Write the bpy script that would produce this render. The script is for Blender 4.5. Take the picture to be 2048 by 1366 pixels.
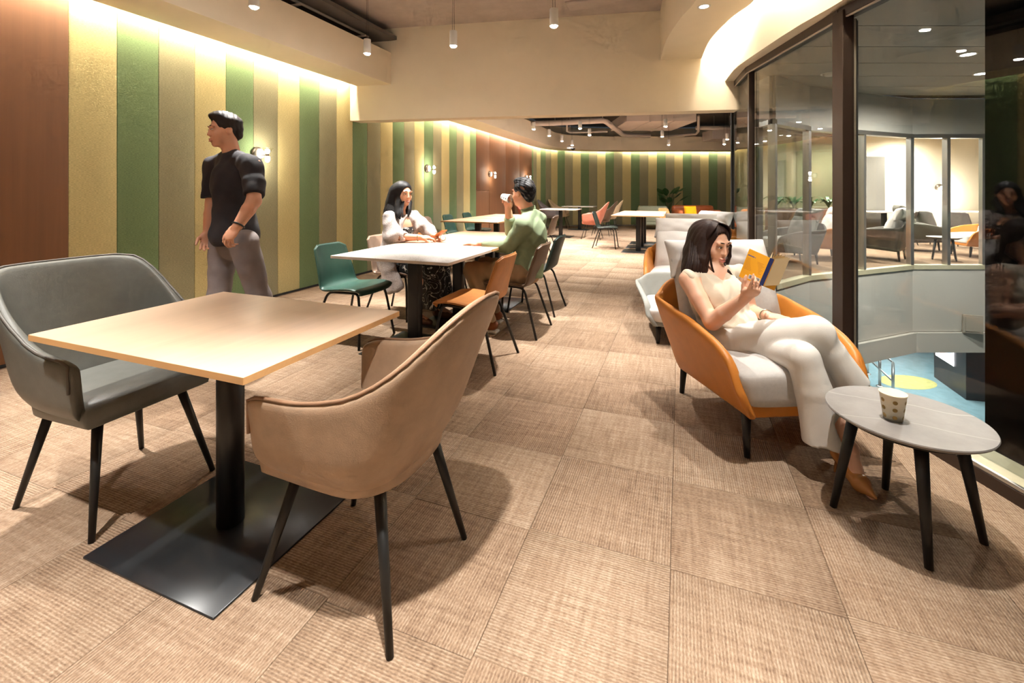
import bpy, bmesh, math, random
import numpy as np
from mathutils import Vector, Matrix
for _o in list(bpy.data.objects): bpy.data.objects.remove(_o, do_unlink=True)
scene = bpy.context.scene
C = scene.collection
random.seed(7)
# ---------------------------------------------------------------- camera
YAW = math.atan2(337.0, 900.0)
CAMZ = 1.27
cam_data = bpy.data.cameras.new('camera')
cam_data.sensor_fit = 'HORIZONTAL'; cam_data.sensor_width = 36.0
cam_data.lens = 900.0 / 2048.0 * 36.0
cam_data.shift_y = -(683.0 - 382.0) / 2048.0
cam_data.clip_start = 0.05; cam_data.clip_end = 200
cam = bpy.data.objects.new('camera', cam_data); C.objects.link(cam)
cam.location = (0, 0, CAMZ); cam.rotation_euler = (math.pi / 2, 0, YAW)
scene.camera = cam
FW = (-math.sin(YAW), math.cos(YAW)); RT = (math.cos(YAW), math.sin(YAW))
def pt(u, v, c):
    """world point seen at photo pixel (u, v), c metres in front of the lens"""
    r = c * (u - 1024.0) / 900.0
    return Vector((FW[0]*c + RT[0]*r, FW[1]*c + RT[1]*r, CAMZ - (v - 382.0) / 900.0 * c))
def flo(u, v, z=0.0):
    c = (CAMZ - z) * 900.0 / (v - 382.0)
    p = pt(u, v, c); return Vector((p.x, p.y, z))
# ---------------------------------------------------------------- world + view
w = bpy.data.worlds.new('world'); scene.world = w; w.use_nodes = True
w.node_tree.nodes['Background'].inputs[0].default_value = (0.10, 0.105, 0.11, 1)
w.node_tree.nodes['Background'].inputs[1].default_value = 0.3
vs = scene.view_settings
vs.view_transform = 'Standard'; vs.look = 'None'; vs.gamma = 1.0; vs.use_curve_mapping = False
vs.exposure = 0.52
cy = scene.cycles
cy.max_bounces = 4; cy.diffuse_bounces = 3; cy.glossy_bounces = 2; cy.transmission_bounces = 2; cy.transparent_max_bounces = 8
cy.use_adaptive_sampling = True; cy.adaptive_threshold = 0.12; cy.adaptive_min_samples = 12
cy.caustics_reflective = False; cy.caustics_refractive = False
cy.sample_clamp_indirect = 4.0; cy.use_denoising = True
WARM = (1.0, 0.965, 0.91)
def spot(name, loc, power, size=105, blend=0.55, col=WARM, rad=0.03, parent=None):
    l = bpy.data.lights.new(name, 'SPOT'); l.energy = power; l.spot_size = math.radians(size); l.spot_blend = blend
    l.color = col; l.shadow_soft_size = rad
    o = bpy.data.objects.new(name, l); C.objects.link(o); o.location = loc
    if parent: o.parent = parent
    return o
def point(name, loc, power, col=WARM, rad=0.03, parent=None):
    l = bpy.data.lights.new(name, 'POINT'); l.energy = power; l.color = col; l.shadow_soft_size = rad
    o = bpy.data.objects.new(name, l); C.objects.link(o); o.location = loc
    if parent: o.parent = parent
    return o
# ---------------------------------------------------------------- materials
def lin(r, g, b):
    f = lambda c: (c/12.92 if c <= 0.04045 else ((c+0.055)/1.055)**2.4)
    return (f(r/255.0), f(g/255.0), f(b/255.0), 1.0)
MATS = {}
class NT:
    def __init__(s, m): s.t = m.node_tree; s.n = s.t.nodes; s.l = s.t.links
    def add(s, typ, **kw):
        nd = s.n.new(typ)
        for k, v in kw.items():
            if k.startswith('i_'):
                key = k[2:]; key = int(key) if key.isdigit() else key.replace('_', ' ')
                nd.inputs[key].default_value = v
            else: setattr(nd, k, v)
        return nd
    def link(s, a, b): s.l.new(a, b)
def new_mat(name):
    m = bpy.data.materials.new(name); m.use_nodes = True
    return m, NT(m), m.node_tree.nodes['Principled BSDF']
def mixcol(nt, fac, a, b):
    mx = nt.add('ShaderNodeMix', data_type='RGBA')
    if hasattr(fac, 'links') or hasattr(fac, 'is_linked'): nt.link(fac, mx.inputs[0])
    else: mx.inputs[0].default_value = fac
    for s, i in ((a, 6), (b, 7)):
        if isinstance(s, tuple): mx.inputs[i].default_value = s
        else: nt.link(s, mx.inputs[i])
    return mx.outputs[2]
def shade(c, k): return (c[0]*k, c[1]*k, c[2]*k, 1.0)
def mat(name, col, rough=0.5, metal=0.0, nscale=0, namt=0.12, bump=0.0, bscale=None, spec=0.5, coat=0.0, stretch=None, sheen=0.0, detail=4):
    """principled material with a mottled noise colour and fine relief"""
    if name in MATS: return MATS[name]
    m, nt, p = new_mat(name)
    p.inputs['Base Color'].default_value = col; p.inputs['Roughness'].default_value = rough
    p.inputs['Metallic'].default_value = metal; p.inputs['Specular IOR Level'].default_value = spec
    p.inputs['Coat Weight'].default_value = coat; p.inputs['Sheen Weight'].default_value = sheen
    if nscale or bump:
        tc = nt.add('ShaderNodeTexCoord'); vec = tc.outputs['Object']
        if stretch:
            mp = nt.add('ShaderNodeMapping'); mp.inputs['Scale'].default_value = stretch
            nt.link(vec, mp.inputs[0]); vec = mp.outputs[0]
        if nscale:
            nz = nt.add('ShaderNodeTexNoise', i_Scale=nscale, i_Detail=float(detail), i_Roughness=0.6); nt.link(vec, nz.inputs['Vector'])
            rp = nt.add('ShaderNodeValToRGB'); rp.color_ramp.elements[0].position = 0.3; rp.color_ramp.elements[1].position = 0.7
            rp.color_ramp.elements[0].color = shade(col, 1-namt); rp.color_ramp.elements[1].color = shade(col, 1+namt)
            nt.link(nz.outputs[0], rp.inputs[0]); nt.link(rp.outputs[0], p.inputs['Base Color'])
        if bump:
            n2 = nt.add('ShaderNodeTexNoise', i_Scale=float(bscale or 200), i_Detail=3.0); nt.link(vec, n2.inputs['Vector'])
            bp = nt.add('ShaderNodeBump', i_Strength=bump, i_Distance=0.002); nt.link(n2.outputs[0], bp.inputs['Height'])
            nt.link(bp.outputs[0], p.inputs['Normal'])
    MATS[name] = m; return m
def emit(name, col, strength, sample=False):
    if name in MATS: return MATS[name]
    m, nt, p = new_mat(name)
    p.inputs['Base Color'].default_value = (0.8, 0.8, 0.8, 1)
    p.inputs['Emission Color'].default_value = col; p.inputs['Emission Strength'].default_value = strength
    m.cycles.emission_sampling = 'AUTO' if sample else 'NONE'
    MATS[name] = m; return m
def glass_mat(name, tint=(0.93, 0.96, 0.94, 1), f0=0.045, gain=1.0):
    """flat architectural glass: clear with Schlick reflection on both faces"""
    m = bpy.data.materials.new(name); m.use_nodes = True; nt = NT(m); nt.n.clear()
    out = nt.add('ShaderNodeOutputMaterial'); mx = nt.add('ShaderNodeMixShader'); lw = nt.add('ShaderNodeLayerWeight', i_Blend=0.5)
    pw = nt.add('ShaderNodeMath', operation='POWER'); pw.inputs[1].default_value = 5.0; nt.link(lw.outputs['Facing'], pw.inputs[0])
    mu = nt.add('ShaderNodeMath', operation='MULTIPLY_ADD', use_clamp=True); mu.inputs[1].default_value = (1-f0)*gain; mu.inputs[2].default_value = f0; nt.link(pw.outputs[0], mu.inputs[0])
    tr = nt.add('ShaderNodeBsdfTransparent'); tr.inputs[0].default_value = tint
    gl = nt.add('ShaderNodeBsdfGlossy'); gl.inputs['Roughness'].default_value = 0.0
    nt.link(mu.outputs[0], mx.inputs[0]); nt.link(tr.outputs[0], mx.inputs[1]); nt.link(gl.outputs[0], mx.inputs[2])
    nt.link(mx.outputs[0], out.inputs[0]); MATS[name] = m; return m
def wood_mat(name, col, axis=0, amt=0.10, rough=0.38, scale=1.0):
    m, nt, p = new_mat(name)
    tc = nt.add('ShaderNodeTexCoord'); mp = nt.add('ShaderNodeMapping')
    sc = [38*scale, 38*scale, 38*scale]; sc[axis] = 1.1*scale; mp.inputs['Scale'].default_value = sc
    nt.link(tc.outputs['Object'], mp.inputs[0])
    nz = nt.add('ShaderNodeTexNoise', i_Scale=1.0, i_Detail=6.0, i_Roughness=0.65, i_Distortion=0.4); nt.link(mp.outputs[0], nz.inputs['Vector'])
    mp2 = nt.add('ShaderNodeMapping'); s2 = [9*scale, 9*scale, 9*scale]; s2[axis] = 0.7*scale; mp2.inputs['Scale'].default_value = s2
    nt.link(tc.outputs['Object'], mp2.inputs[0])
    n2 = nt.add('ShaderNodeTexNoise', i_Scale=1.0, i_Detail=3.0); nt.link(mp2.outputs[0], n2.inputs['Vector'])
    ad = nt.add('ShaderNodeMath', operation='MULTIPLY_ADD'); ad.inputs[1].default_value = 0.6; nt.link(nz.outputs[0], ad.inputs[0])
    ml = nt.add('ShaderNodeMath', operation='MULTIPLY'); ml.inputs[1].default_value = 0.4; nt.link(n2.outputs[0], ml.inputs[0]); nt.link(ml.outputs[0], ad.inputs[2])
    rp = nt.add('ShaderNodeValToRGB'); rp.color_ramp.elements[0].position = 0.33; rp.color_ramp.elements[1].position = 0.68
    rp.color_ramp.elements[0].color = shade(col, 1-amt*1.3); rp.color_ramp.elements[1].color = shade(col, 1+amt*0.7)
    nt.link(ad.outputs[0], rp.inputs[0]); nt.link(rp.outputs[0], p.inputs['Base Color'])
    p.inputs['Roughness'].default_value = rough
    MATS[name] = m; return m
def fabric_panel_mat(name, col):
    m, nt, p = new_mat(name); tc = nt.add('ShaderNodeTexCoord')
    a = nt.add('ShaderNodeTexNoise', i_Scale=170.0, i_Detail=2.0); b = nt.add('ShaderNodeTexNoise', i_Scale=9.0, i_Detail=5.0)
    mp = nt.add('ShaderNodeMapping'); mp.inputs['Scale'].default_value = (1, 0.35, 1.6)
    nt.link(tc.outputs['Object'], mp.inputs[0]); nt.link(mp.outputs[0], a.inputs['Vector']); nt.link(tc.outputs['Object'], b.inputs['Vector'])
    r1 = nt.add('ShaderNodeValToRGB'); r1.color_ramp.elements[0].position = 0.32; r1.color_ramp.elements[1].position = 0.7
    r1.color_ramp.elements[0].color = shade(col, 0.80); r1.color_ramp.elements[1].color = shade(col, 1.17)
    nt.link(a.outputs[0], r1.inputs[0])
    r2 = nt.add('ShaderNodeValToRGB'); r2.color_ramp.elements[0].color = (0.93, 0.93, 0.93, 1); r2.color_ramp.elements[1].color = (1.05, 1.05, 1.05, 1)
    nt.link(b.outputs[0], r2.inputs[0])
    mx = nt.add('ShaderNodeMix', data_type='RGBA', blend_type='MULTIPLY'); mx.inputs[0].default_value = 1.0
    nt.link(r1.outputs[0], mx.inputs[6]); nt.link(r2.outputs[0], mx.inputs[7]); nt.link(mx.outputs[2], p.inputs['Base Color'])
    p.inputs['Roughness'].default_value = 0.95; p.inputs['Specular IOR Level'].default_value = 0.15
    bp = nt.add('ShaderNodeBump', i_Strength=0.5, i_Distance=0.002); nt.link(a.outputs[0], bp.inputs['Height']); nt.link(bp.outputs[0], p.inputs['Normal'])
    MATS[name] = m; return m
def carpet_mat(name, k=1.0):
    """loop pile carpet tile: fine ribs along local Y, broken by hazy cross bands"""
    m, nt, p = new_mat(name); tc = nt.add('ShaderNodeTexCoord'); oi = nt.add('ShaderNodeObjectInfo')
    off = nt.add('ShaderNodeVectorMath', operation='MULTIPLY_ADD')
    cmb = nt.add('ShaderNodeCombineXYZ'); nt.link(oi.outputs['Random'], cmb.inputs[0]); nt.link(oi.outputs['Random'], cmb.inputs[1])
    sc = nt.add('ShaderNodeVectorMath', operation='SCALE'); sc.inputs['Scale'].default_value = 37.0; nt.link(cmb.outputs[0], sc.inputs[0])
    ad = nt.add('ShaderNodeVectorMath', operation='ADD'); nt.link(tc.outputs['Object'], ad.inputs[0]); nt.link(sc.outputs[0], ad.inputs[1])
    def noise(scale, st, det=3.0, rough=0.5):
        mp = nt.add('ShaderNodeMapping'); mp.inputs['Scale'].default_value = st; nt.link(ad.outputs[0], mp.inputs[0])
        n = nt.add('ShaderNodeTexNoise', i_Scale=scale, i_Detail=det, i_Roughness=rough); nt.link(mp.outputs[0], n.inputs['Vector']); return n.outputs[0]
    sx = nt.add('ShaderNodeSeparateXYZ'); nt.link(tc.outputs['Object'], sx.inputs[0])
    wob = noise(30.0, (1, 0.25, 1), 2.0)
    # ribs
    f1 = nt.add('ShaderNodeMath', operation='MULTIPLY_ADD'); f1.inputs[1].default_value = 2*math.pi/0.0094; nt.link(sx.outputs[0], f1.inputs[0])
    w1 = nt.add('ShaderNodeMath', operation='MULTIPLY'); w1.inputs[1].default_value = 2.0; nt.link(wob, w1.inputs[0]); nt.link(w1.outputs[0], f1.inputs[2])
    s1 = nt.add('ShaderNodeMath', operation='SINE'); nt.link(f1.outputs[0], s1.inputs[0])
    grain = noise(230.0, (1, 0.40, 1), 1.0); bands = noise(26.0, (2.6, 0.22, 1), 2.0, 0.6); bandy = noise(24.0, (0.20, 2.2, 1), 2.0, 0.6); big = noise(3.0, (1, 1, 1), 1.0)
    def mad(a, k, b):
        n = nt.add('ShaderNodeMath', operation='MULTIPLY_ADD'); nt.link(a, n.inputs[0]); n.inputs[1].default_value = k
        if isinstance(b, float): n.inputs[2].default_value = b
        else: nt.link(b, n.inputs[2])
        return n.outputs[0]
    v = mad(s1.outputs[0], 0.10, 0.5 - 0.30 - 0.25 - 0.25 - 0.08)
    v = mad(grain, 0.60, v); v = mad(bands, 0.50, v); v = mad(bandy, 0.50, v); v = mad(big, 0.16, v)
    rnd = mad(oi.outputs['Random'], 0.16, -0.08); s = nt.add('ShaderNodeMath', operation='ADD'); nt.link(v, s.inputs[0]); nt.link(rnd, s.inputs[1])
    rp = nt.add('ShaderNodeValToRGB'); e = rp.color_ramp.elements
    e[0].position = 0.12; e[0].color = shade(lin(118, 92, 74), k); e[1].position = 0.88; e[1].color = shade(lin(216, 192, 166), k)
    mid = e.new(0.5); mid.color = shade(lin(172, 144, 119), k)
    nt.link(s.outputs[0], rp.inputs[0]); nt.link(rp.outputs[0], p.inputs['Base Color'])
    p.inputs['Roughness'].default_value = 0.95; p.inputs['Specular IOR Level'].default_value = 0.1
    bp = nt.add('ShaderNodeBump', i_Strength=0.3, i_Distance=0.003); nt.link(mad(grain, 0.8, s1.outputs[0]), bp.inputs['Height']); nt.link(bp.outputs[0], p.inputs['Normal'])
    MATS[name] = m; return m
# ---------------------------------------------------------------- mesh helpers
class MB:
    def __init__(s): s.v = []; s.f = []; s.sm = []
    def add(s, vs_, fs_, smooth=False):
        b = len(s.v); s.v += [tuple(p) for p in vs_]; s.f += [tuple(i+b for i in f) for f in fs_]; s.sm += [smooth]*len(fs_); return s
    def box(s, lo, hi, M=None):
        x0, y0, z0 = lo; x1, y1, z1 = hi
        v = [(x0,y0,z0),(x1,y0,z0),(x1,y1,z0),(x0,y1,z0),(x0,y0,z1),(x1,y0,z1),(x1,y1,z1),(x0,y1,z1)]
        if M is not None: v = [M @ Vector(p) for p in v]
        return s.add(v, [(0,3,2,1),(4,5,6,7),(0,1,5,4),(1,2,6,5),(2,3,7,6),(3,0,4,7)])
    def rod(s, a, b, ra, rb=None, n=12, caps=True, smooth=True):
        rb = ra if rb is None else rb; a = Vector(a); b = Vector(b); d = (b-a).normalized()
        x = d.orthogonal().normalized(); y = d.cross(x)
        v = []
        for p, r in ((a, ra), (b, rb)):
            for i in range(n):
                t = 2*math.pi*i/n; v.append(p + x*(r*math.cos(t)) + y*(r*math.sin(t)))
        s.add(v, [(i, (i+1) % n, n+(i+1) % n, n+i) for i in range(n)], smooth)
        if caps:
            k = len(s.v)-2*n
            s.f += [tuple(k+i for i in reversed(range(n))), tuple(k+n+i for i in range(n))]; s.sm += [False, False]
        return s
    def tube(s, path, r, n=8, closed=False, smooth=True):
        """swept circle along a polyline; r number or list"""
        P = [Vector(p) for p in path]; m = len(P); rs = r if isinstance(r, (list, tuple)) else [r]*m
        v = []; prev = None
        for i, p in enumerate(P):
            if closed: d = P[(i+1) % m] - P[i-1]
            else: d = P[min(i+1, m-1)] - P[max(i-1, 0)]
            d.normalize()
            if prev is None: x = d.orthogonal().normalized()
            else:
                x = prev - d*prev.dot(d)
                x = x.normalized() if x.length > 1e-6 else d.orthogonal().normalized()
            prev = x; y = d.cross(x)
            for k in range(n):
                t = 2*math.pi*k/n; v.append(p + (x*math.cos(t) + y*math.sin(t))*rs[i])
        f = []
        for i in range(m if closed else m-1):
            j = (i+1) % m
            for k in range(n): f.append((i*n+k, i*n+(k+1) % n, j*n+(k+1) % n, j*n+k))
        s.add(v, f, smooth)
        if not closed:
            b = len(s.v)-m*n
            s.f += [tuple(b+k for k in reversed(range(n))), tuple(b+(m-1)*n+k for k in range(n))]; s.sm += [smooth, smooth]
        return s
    def prism(s, poly, z0, z1):
        n = len(poly); z0s = z0 if isinstance(z0, (list, tuple)) else [z0]*n; z1s = z1 if isinstance(z1, (list, tuple)) else [z1]*n
        v = [(p[0], p[1], z0s[i]) for i, p in enumerate(poly)] + [(p[0], p[1], z1s[i]) for i, p in enumerate(poly)]
        return s.add(v, [tuple(reversed(range(n))), tuple(range(n, 2*n))] + [(i, (i+1) % n, n+(i+1) % n, n+i) for i in range(n)])
    def lathe(s, prof, c=(0, 0, 0), n=24, M=None, smooth=True):
        v = []; m = len(prof)
        for r, z in prof:
            for i in range(n):
                t = 2*math.pi*i/n; v.append(Vector((r*math.cos(t), r*math.sin(t), z)))
        v = [(M @ p if M is not None else p) + Vector(c) for p in v]
        return s.add(v, [(j*n+i, j*n+(i+1) % n, (j+1)*n+(i+1) % n, (j+1)*n+i) for j in range(m-1) for i in range(n)], smooth)
    def grid(s, fn, nu, nv, cu=False, smooth=True):
        v = [fn(i/(nu if cu else nu-1), j/(nv-1)) for j in range(nv) for i in range(nu)]
        f = [(j*nu+i, j*nu+(i+1) % nu, (j+1)*nu+(i+1) % nu, (j+1)*nu+i) for j in range(nv-1) for i in range(nu if cu else nu-1)]
        return s.add(v, f, smooth)
    def mesh(s, name):
        me = bpy.data.meshes.new(name); me.from_pydata([tuple(p) for p in s.v], [], s.f); me.update()
        me.polygons.foreach_set('use_smooth', s.sm); return me
    def build(s, name, m, parent=None, bevel=0.0, sub=0, recalc=True, seg=2):
        me = s.mesh(name)
        if recalc:
            bm = bmesh.new(); bm.from_mesh(me); bmesh.ops.recalc_face_normals(bm, faces=bm.faces); bm.to_mesh(me); bm.free()
        return obj(name, me, m, parent, bevel, sub, seg)
def obj(name, me, m, parent=None, bevel=0.0, sub=0, seg=2):
    o = bpy.data.objects.new(name, me); C.objects.link(o)
    m = MATS[m] if isinstance(m, str) else m
    if m is not None: me.materials.append(m)
    if parent is not None: o.parent = parent
    if bevel:
        b = o.modifiers.new('bevel', 'BEVEL'); b.width = bevel; b.segments = seg; b.limit_method = 'ANGLE'; b.angle_limit = math.radians(40); b.harden_normals = False
    if sub:
        q = o.modifiers.new('sub', 'SUBSURF'); q.levels = sub; q.render_levels = sub
    return o
def tag(o, label, cat, group=None):
    o['label'] = label; o['category'] = cat
    if group: o['group'] = group
    return o
def thing(name, label, cat, loc=(0, 0, 0), rz=0.0, group=None):
    o = bpy.data.objects.new(name, None); C.objects.link(o); o.location = loc; o.rotation_euler = (0, 0, rz); o.empty_display_size = 0.1
    return tag(o, label, cat, group)
def struct(o): o['kind'] = 'structure'; return o
def dup(root, loc, rz=None, label=None, group=None, mats=None):
    r = root.copy(); C.objects.link(r); r.location = loc
    if rz is not None: r.rotation_euler = (0, 0, rz)
    if label: r['label'] = label
    if group: r['group'] = group
    for ch in list(root.children):
        c = ch.copy(); C.objects.link(c); c.parent = r
        swap(c, mats)
        for g in ch.children:
            d = g.copy(); C.objects.link(d); d.parent = c; swap(d, mats)
    return r
def swap(o, mats):
    if mats and o.type == 'MESH' and o.data.materials and o.data.materials[0] and o.data.materials[0].name in mats:
        o.material_slots[0].link = 'OBJECT'; o.material_slots[0].material = MATS[mats[o.data.materials[0].name]]
def bez(p0, p1, p2, p3, n=10):
    p0, p1, p2, p3 = map(Vector, (p0, p1, p2, p3))
    return [p0*(1-t)**3 + p1*3*t*(1-t)**2 + p2*3*t*t*(1-t) + p3*t**3 for t in (i/n for i in range(n+1))]
def catmull(pts, n=6):
    P = [Vector(p) for p in pts]; out = []
    for i in range(len(P)-1):
        a = P[max(i-1, 0)]; b = P[i]; c = P[i+1]; d = P[min(i+2, len(P)-1)]
        for k in range(n):
            t = k/n; out.append(0.5*((2*b) + (c-a)*t + (2*a-5*b+4*c-d)*t*t + (3*b-a-3*c+d)*t**3))
    out.append(P[-1]); return out
def rbox(lo, hi, r, M=None, n=3):
    """rounded box mesh builder (real bevel geometry)"""
    bm = bmesh.new(); bmesh.ops.create_cube(bm, size=1.0)
    for v in bm.verts:
        v.co = Vector(((lo[0]+hi[0])/2 + v.co.x*(hi[0]-lo[0]), (lo[1]+hi[1])/2 + v.co.y*(hi[1]-lo[1]), (lo[2]+hi[2])/2 + v.co.z*(hi[2]-lo[2])))
    bmesh.ops.bevel(bm, geom=list(bm.edges), offset=r, segments=n, affect='EDGES', profile=0.5)
    if M is not None: bmesh.ops.transform(bm, matrix=M, verts=bm.verts)
    b = MB(); b.add([v.co.copy() for v in bm.verts], [[v.index for v in f.verts] for f in bm.faces], True); bm.free(); return b
def ss(a, b, x):
    t = min(1.0, max(0.0, (x-a)/(b-a))); return t*t*(3-2*t)
# ================================================================ MATERIALS USED BY THE ROOM
CREAM = lin(246, 232, 206)
mat('cream_paint', CREAM, 0.85, nscale=3, namt=0.02, spec=0.2)
mat('slab_paint', lin(196, 182, 172), 0.9, nscale=4, namt=0.10, bump=0.5, bscale=30)
mat('void_paint', lin(96, 90, 84), 0.95, nscale=3, namt=0.15)
mat('duct_paint', lin(214, 200, 190), 0.7, nscale=3, namt=0.05)
fabric_panel_mat('felt_yellow', lin(200, 186, 134))
fabric_panel_mat('felt_green', lin(114, 134, 96))
fabric_panel_mat('felt_olive', lin(150, 145, 115))
wood_mat('brown_veneer', lin(118, 78, 48), axis=2, amt=0.12, rough=0.68, scale=0.6)
mat('black_trim', lin(28, 26, 25), 0.6)
mat('bronze_frame', lin(66, 52, 44), 0.42, metal=0.35, spec=0.5)
mat('pale_gasket', lin(196, 182, 166), 0.6)
mat('brushed_steel', lin(196, 194, 190), 0.32, metal=0.9)
mat('sill_stone', lin(196, 190, 160), 0.6, nscale=20, namt=0.05)
mat('spandrel_panel', lin(206, 204, 196), 0.5, nscale=2, namt=0.02)
mat('soffit_panel', lin(170, 164, 152), 0.6, nscale=2, namt=0.02)
mat('dark_cladding', lin(30, 27, 23), 0.75, nscale=3, namt=0.15, spec=0.2)
mat('lower_floor', lin(140, 164, 168), 0.25, nscale=5, namt=0.12, spec=0.5)
mat('lower_wall', lin(150, 160, 160), 0.7, nscale=2, namt=0.06)
mat('white_enamel', lin(238, 234, 228), 0.45)
carpet_mat('carpet_loop', 0.66); carpet_mat('carpet_loop_far', 0.66)
mat('subfloor', lin(96, 72, 54), 0.95)
glass_mat('window_glass', (0.955, 0.97, 0.96, 1), 0.05, 0.9)
glass_mat('far_glass', (0.97, 0.98, 0.975, 1), 0.035, 0.8)
emit('led_warm', (1.0, 0.87, 0.68, 1), 240.0, True)
emit('led_far', (1.0, 0.87, 0.68, 1), 140.0, True)
emit('led_lens_far', (1.0, 0.96, 0.90, 1), 420.0, True)
emit('led_ring', (1.0, 0.87, 0.68, 1), 170.0, True)
emit('led_lens', (1.0, 0.95, 0.88, 1), 22.0)
emit('led_lens_near', (1.0, 0.96, 0.90, 1), 380.0, True)
emit('bulb_glow', (1.0, 0.93, 0.80, 1), 16.0)
# ================================================================ FLOOR
WX = -4.57
GLASS = [(1.955, 1.0), (0.977, 3.409), (0.695, 5.386), (0.68, 6.42), (0.75, 7.6), (1.3, 10.0), (2.6, 12.5), (4.6, 14.6)]
HEAD = [2.36, 2.36, 2.53, 2.61, 2.63, 2.65, 2.65, 2.65]
WALLCURVE = catmull([(-4.57, 14.05, 0), (-4.45, 15.0, 0), (-3.92, 15.94, 0), (-2.42, 16.93, 0), (-0.4, 17.69, 0), (1.67, 18.46, 0), (5.2, 19.8, 0)], 10)
def glass_x(y):
    for (xa, ya), (xb, yb) in zip(GLASS, GLASS[1:]):
        if ya <= y <= yb: return xa + (xb-xa)*(y-ya)/(yb-ya)
    return GLASS[0][0] + (1.0-y)*0.406 if y < 1 else GLASS[-1][0]
floor_poly = [(-4.6, -1.2), (2.85, -1.2)] + GLASS + [(5.2, 19.8)] + [(p.x, p.y) for p in reversed(WALLCURVE[:-1])] + [(-4.6, 14.05)]
fl = struct(MB().prism(floor_poly, -0.30, -0.006).build('floor', 'subfloor'))
TS = 0.4985
tile_me = rbox((-TS/2+0.0006, -TS/2+0.0006, -0.006), (TS/2-0.0006, TS/2-0.0006, 0.0), 0.0008, n=1).mesh('carpet_tile')
tile_me.materials.append(MATS['carpet_loop'])
cells = []
GX0, GY0 = -0.032, 2.10
def far_y(x):
    best = 19.5
    for a, b in zip(WALLCURVE, WALLCURVE[1:]):
        if min(a.x, b.x) <= x <= max(a.x, b.x) and abs(b.x-a.x) > 1e-6: best = min(best, a.y + (b.y-a.y)*(x-a.x)/(b.x-a.x))
    return best
for i in range(-10, 9):
    for j in range(-6, 36):
        x = GX0 + (i+0.5)*TS; y = GY0 + (j+0.5)*TS + (0.012 if i % 2 else 0.0)
        if x - TS/2 < WX - 0.30 or y + TS*0.4 > far_y(x) or y < -1: continue
        if x - TS/2 > glass_x(y - TS/2) - 0.05 and x - TS/2 > glass_x(y + TS/2) - 0.05: continue
        c = FW[0]*x + FW[1]*y; r = RT[0]*x + RT[1]*y
        vis = c > 0.75 and abs(r)/max(c, 0.01) < 1.35 and 1.27*900/c < 1120
        cells.append((0 if vis else 1, c, i, j, x, y))
cells.sort()
def clip_tile(x, y):
    """tile outline cut at the wall and at the window plinth"""
    x0, x1, y0, y1 = x-TS/2, x+TS/2, y-TS/2, y+TS/2
    x0 = max(x0, WX+0.012); lim0 = glass_x(y0)-0.075; lim1 = glass_x(y1)-0.075
    if x1 <= min(lim0, lim1): return [(x0, y0), (x1, y0), (x1, y1), (x0, y1)]
    return [(x0, y0), (max(x0+0.01, min(x1, lim0)), y0), (max(x0+0.01, min(x1, lim1)), y1), (x0, y1)]
rest = MB()
for k, (vis, c, i, j, x, y) in enumerate(cells):
    cut = (x-TS/2 < WX+0.012) or (x+TS/2 > min(glass_x(y-TS/2), glass_x(y+TS/2))-0.075)
    if k < 296:
        if cut: o = MB().prism([(a-x, b-y) for a, b in clip_tile(x, y)], -0.006, 0.0).build('carpet_tile', 'carpet_loop', fl)
        else:
            o = bpy.data.objects.new('carpet_tile', tile_me); C.objects.link(o); o.parent = fl
            o.rotation_euler = (0, 0, 0 if (i+j) % 2 == 0 else math.pi/2)
        o.location = (x, y, 0)
    else: rest.prism(clip_tile(x, y), -0.006, 0.0)
ro = rest.build('carpet_tile_field', 'carpet_loop_far', fl); ro['kind'] = 'stuff'
# ================================================================ LEFT WALL WITH FELT PANELS
wl = struct(MB().box((WX-0.2, -1.2, 0), (WX-0.03, 14.05, 3.6)).build('wall_left', 'cream_paint'))
def panel(parent, y0, y1, m, z0=0.02, z1=3.05, name='felt_panel', t=0.03):
    return rbox((-t, -(y1-y0)/2+0.0015, z0), (0, (y1-y0)/2-0.0015, z1), 0.004, n=2).build(name, m, parent)
SP = 0.3324
seq = ['felt_yellow', 'felt_green', 'felt_olive']
for k in range(23):
    y0 = 2.119 + SP*k; o = panel(wl, y0, y0+SP, seq[k % 3]); o.location = (WX, y0+SP/2, 0)
yb = [-1.2, -0.1, 1.0, 2.119]
for a, b in zip(yb, yb[1:]):
    o = panel(wl, a, b, 'brown_veneer', name='veneer_panel'); o.location = (WX+0.006, (a+b)/2, 0)
yb = [9.764, 10.55, 11.7, 12.85, 14.05]
for a, b in zip(yb, yb[1:]):
    z0 = 1.29 if a < 10 else 0.02
    o = panel(wl, a, b, 'brown_veneer', z0=z0, name='veneer_panel'); o.location = (WX+0.004, (a+b)/2, 0)
o = panel(wl, 9.764, 10.55, 'brown_veneer', z0=0.02, z1=1.285, name='hatch_door', t=0.02); o.location = (WX-0.003, 10.157, 0)
bb = struct(MB().box((WX-0.03, -1.2, 0.0), (WX+0.006, 14.05, 0.02)).build('baseboard_left', 'black_trim'))
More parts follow.
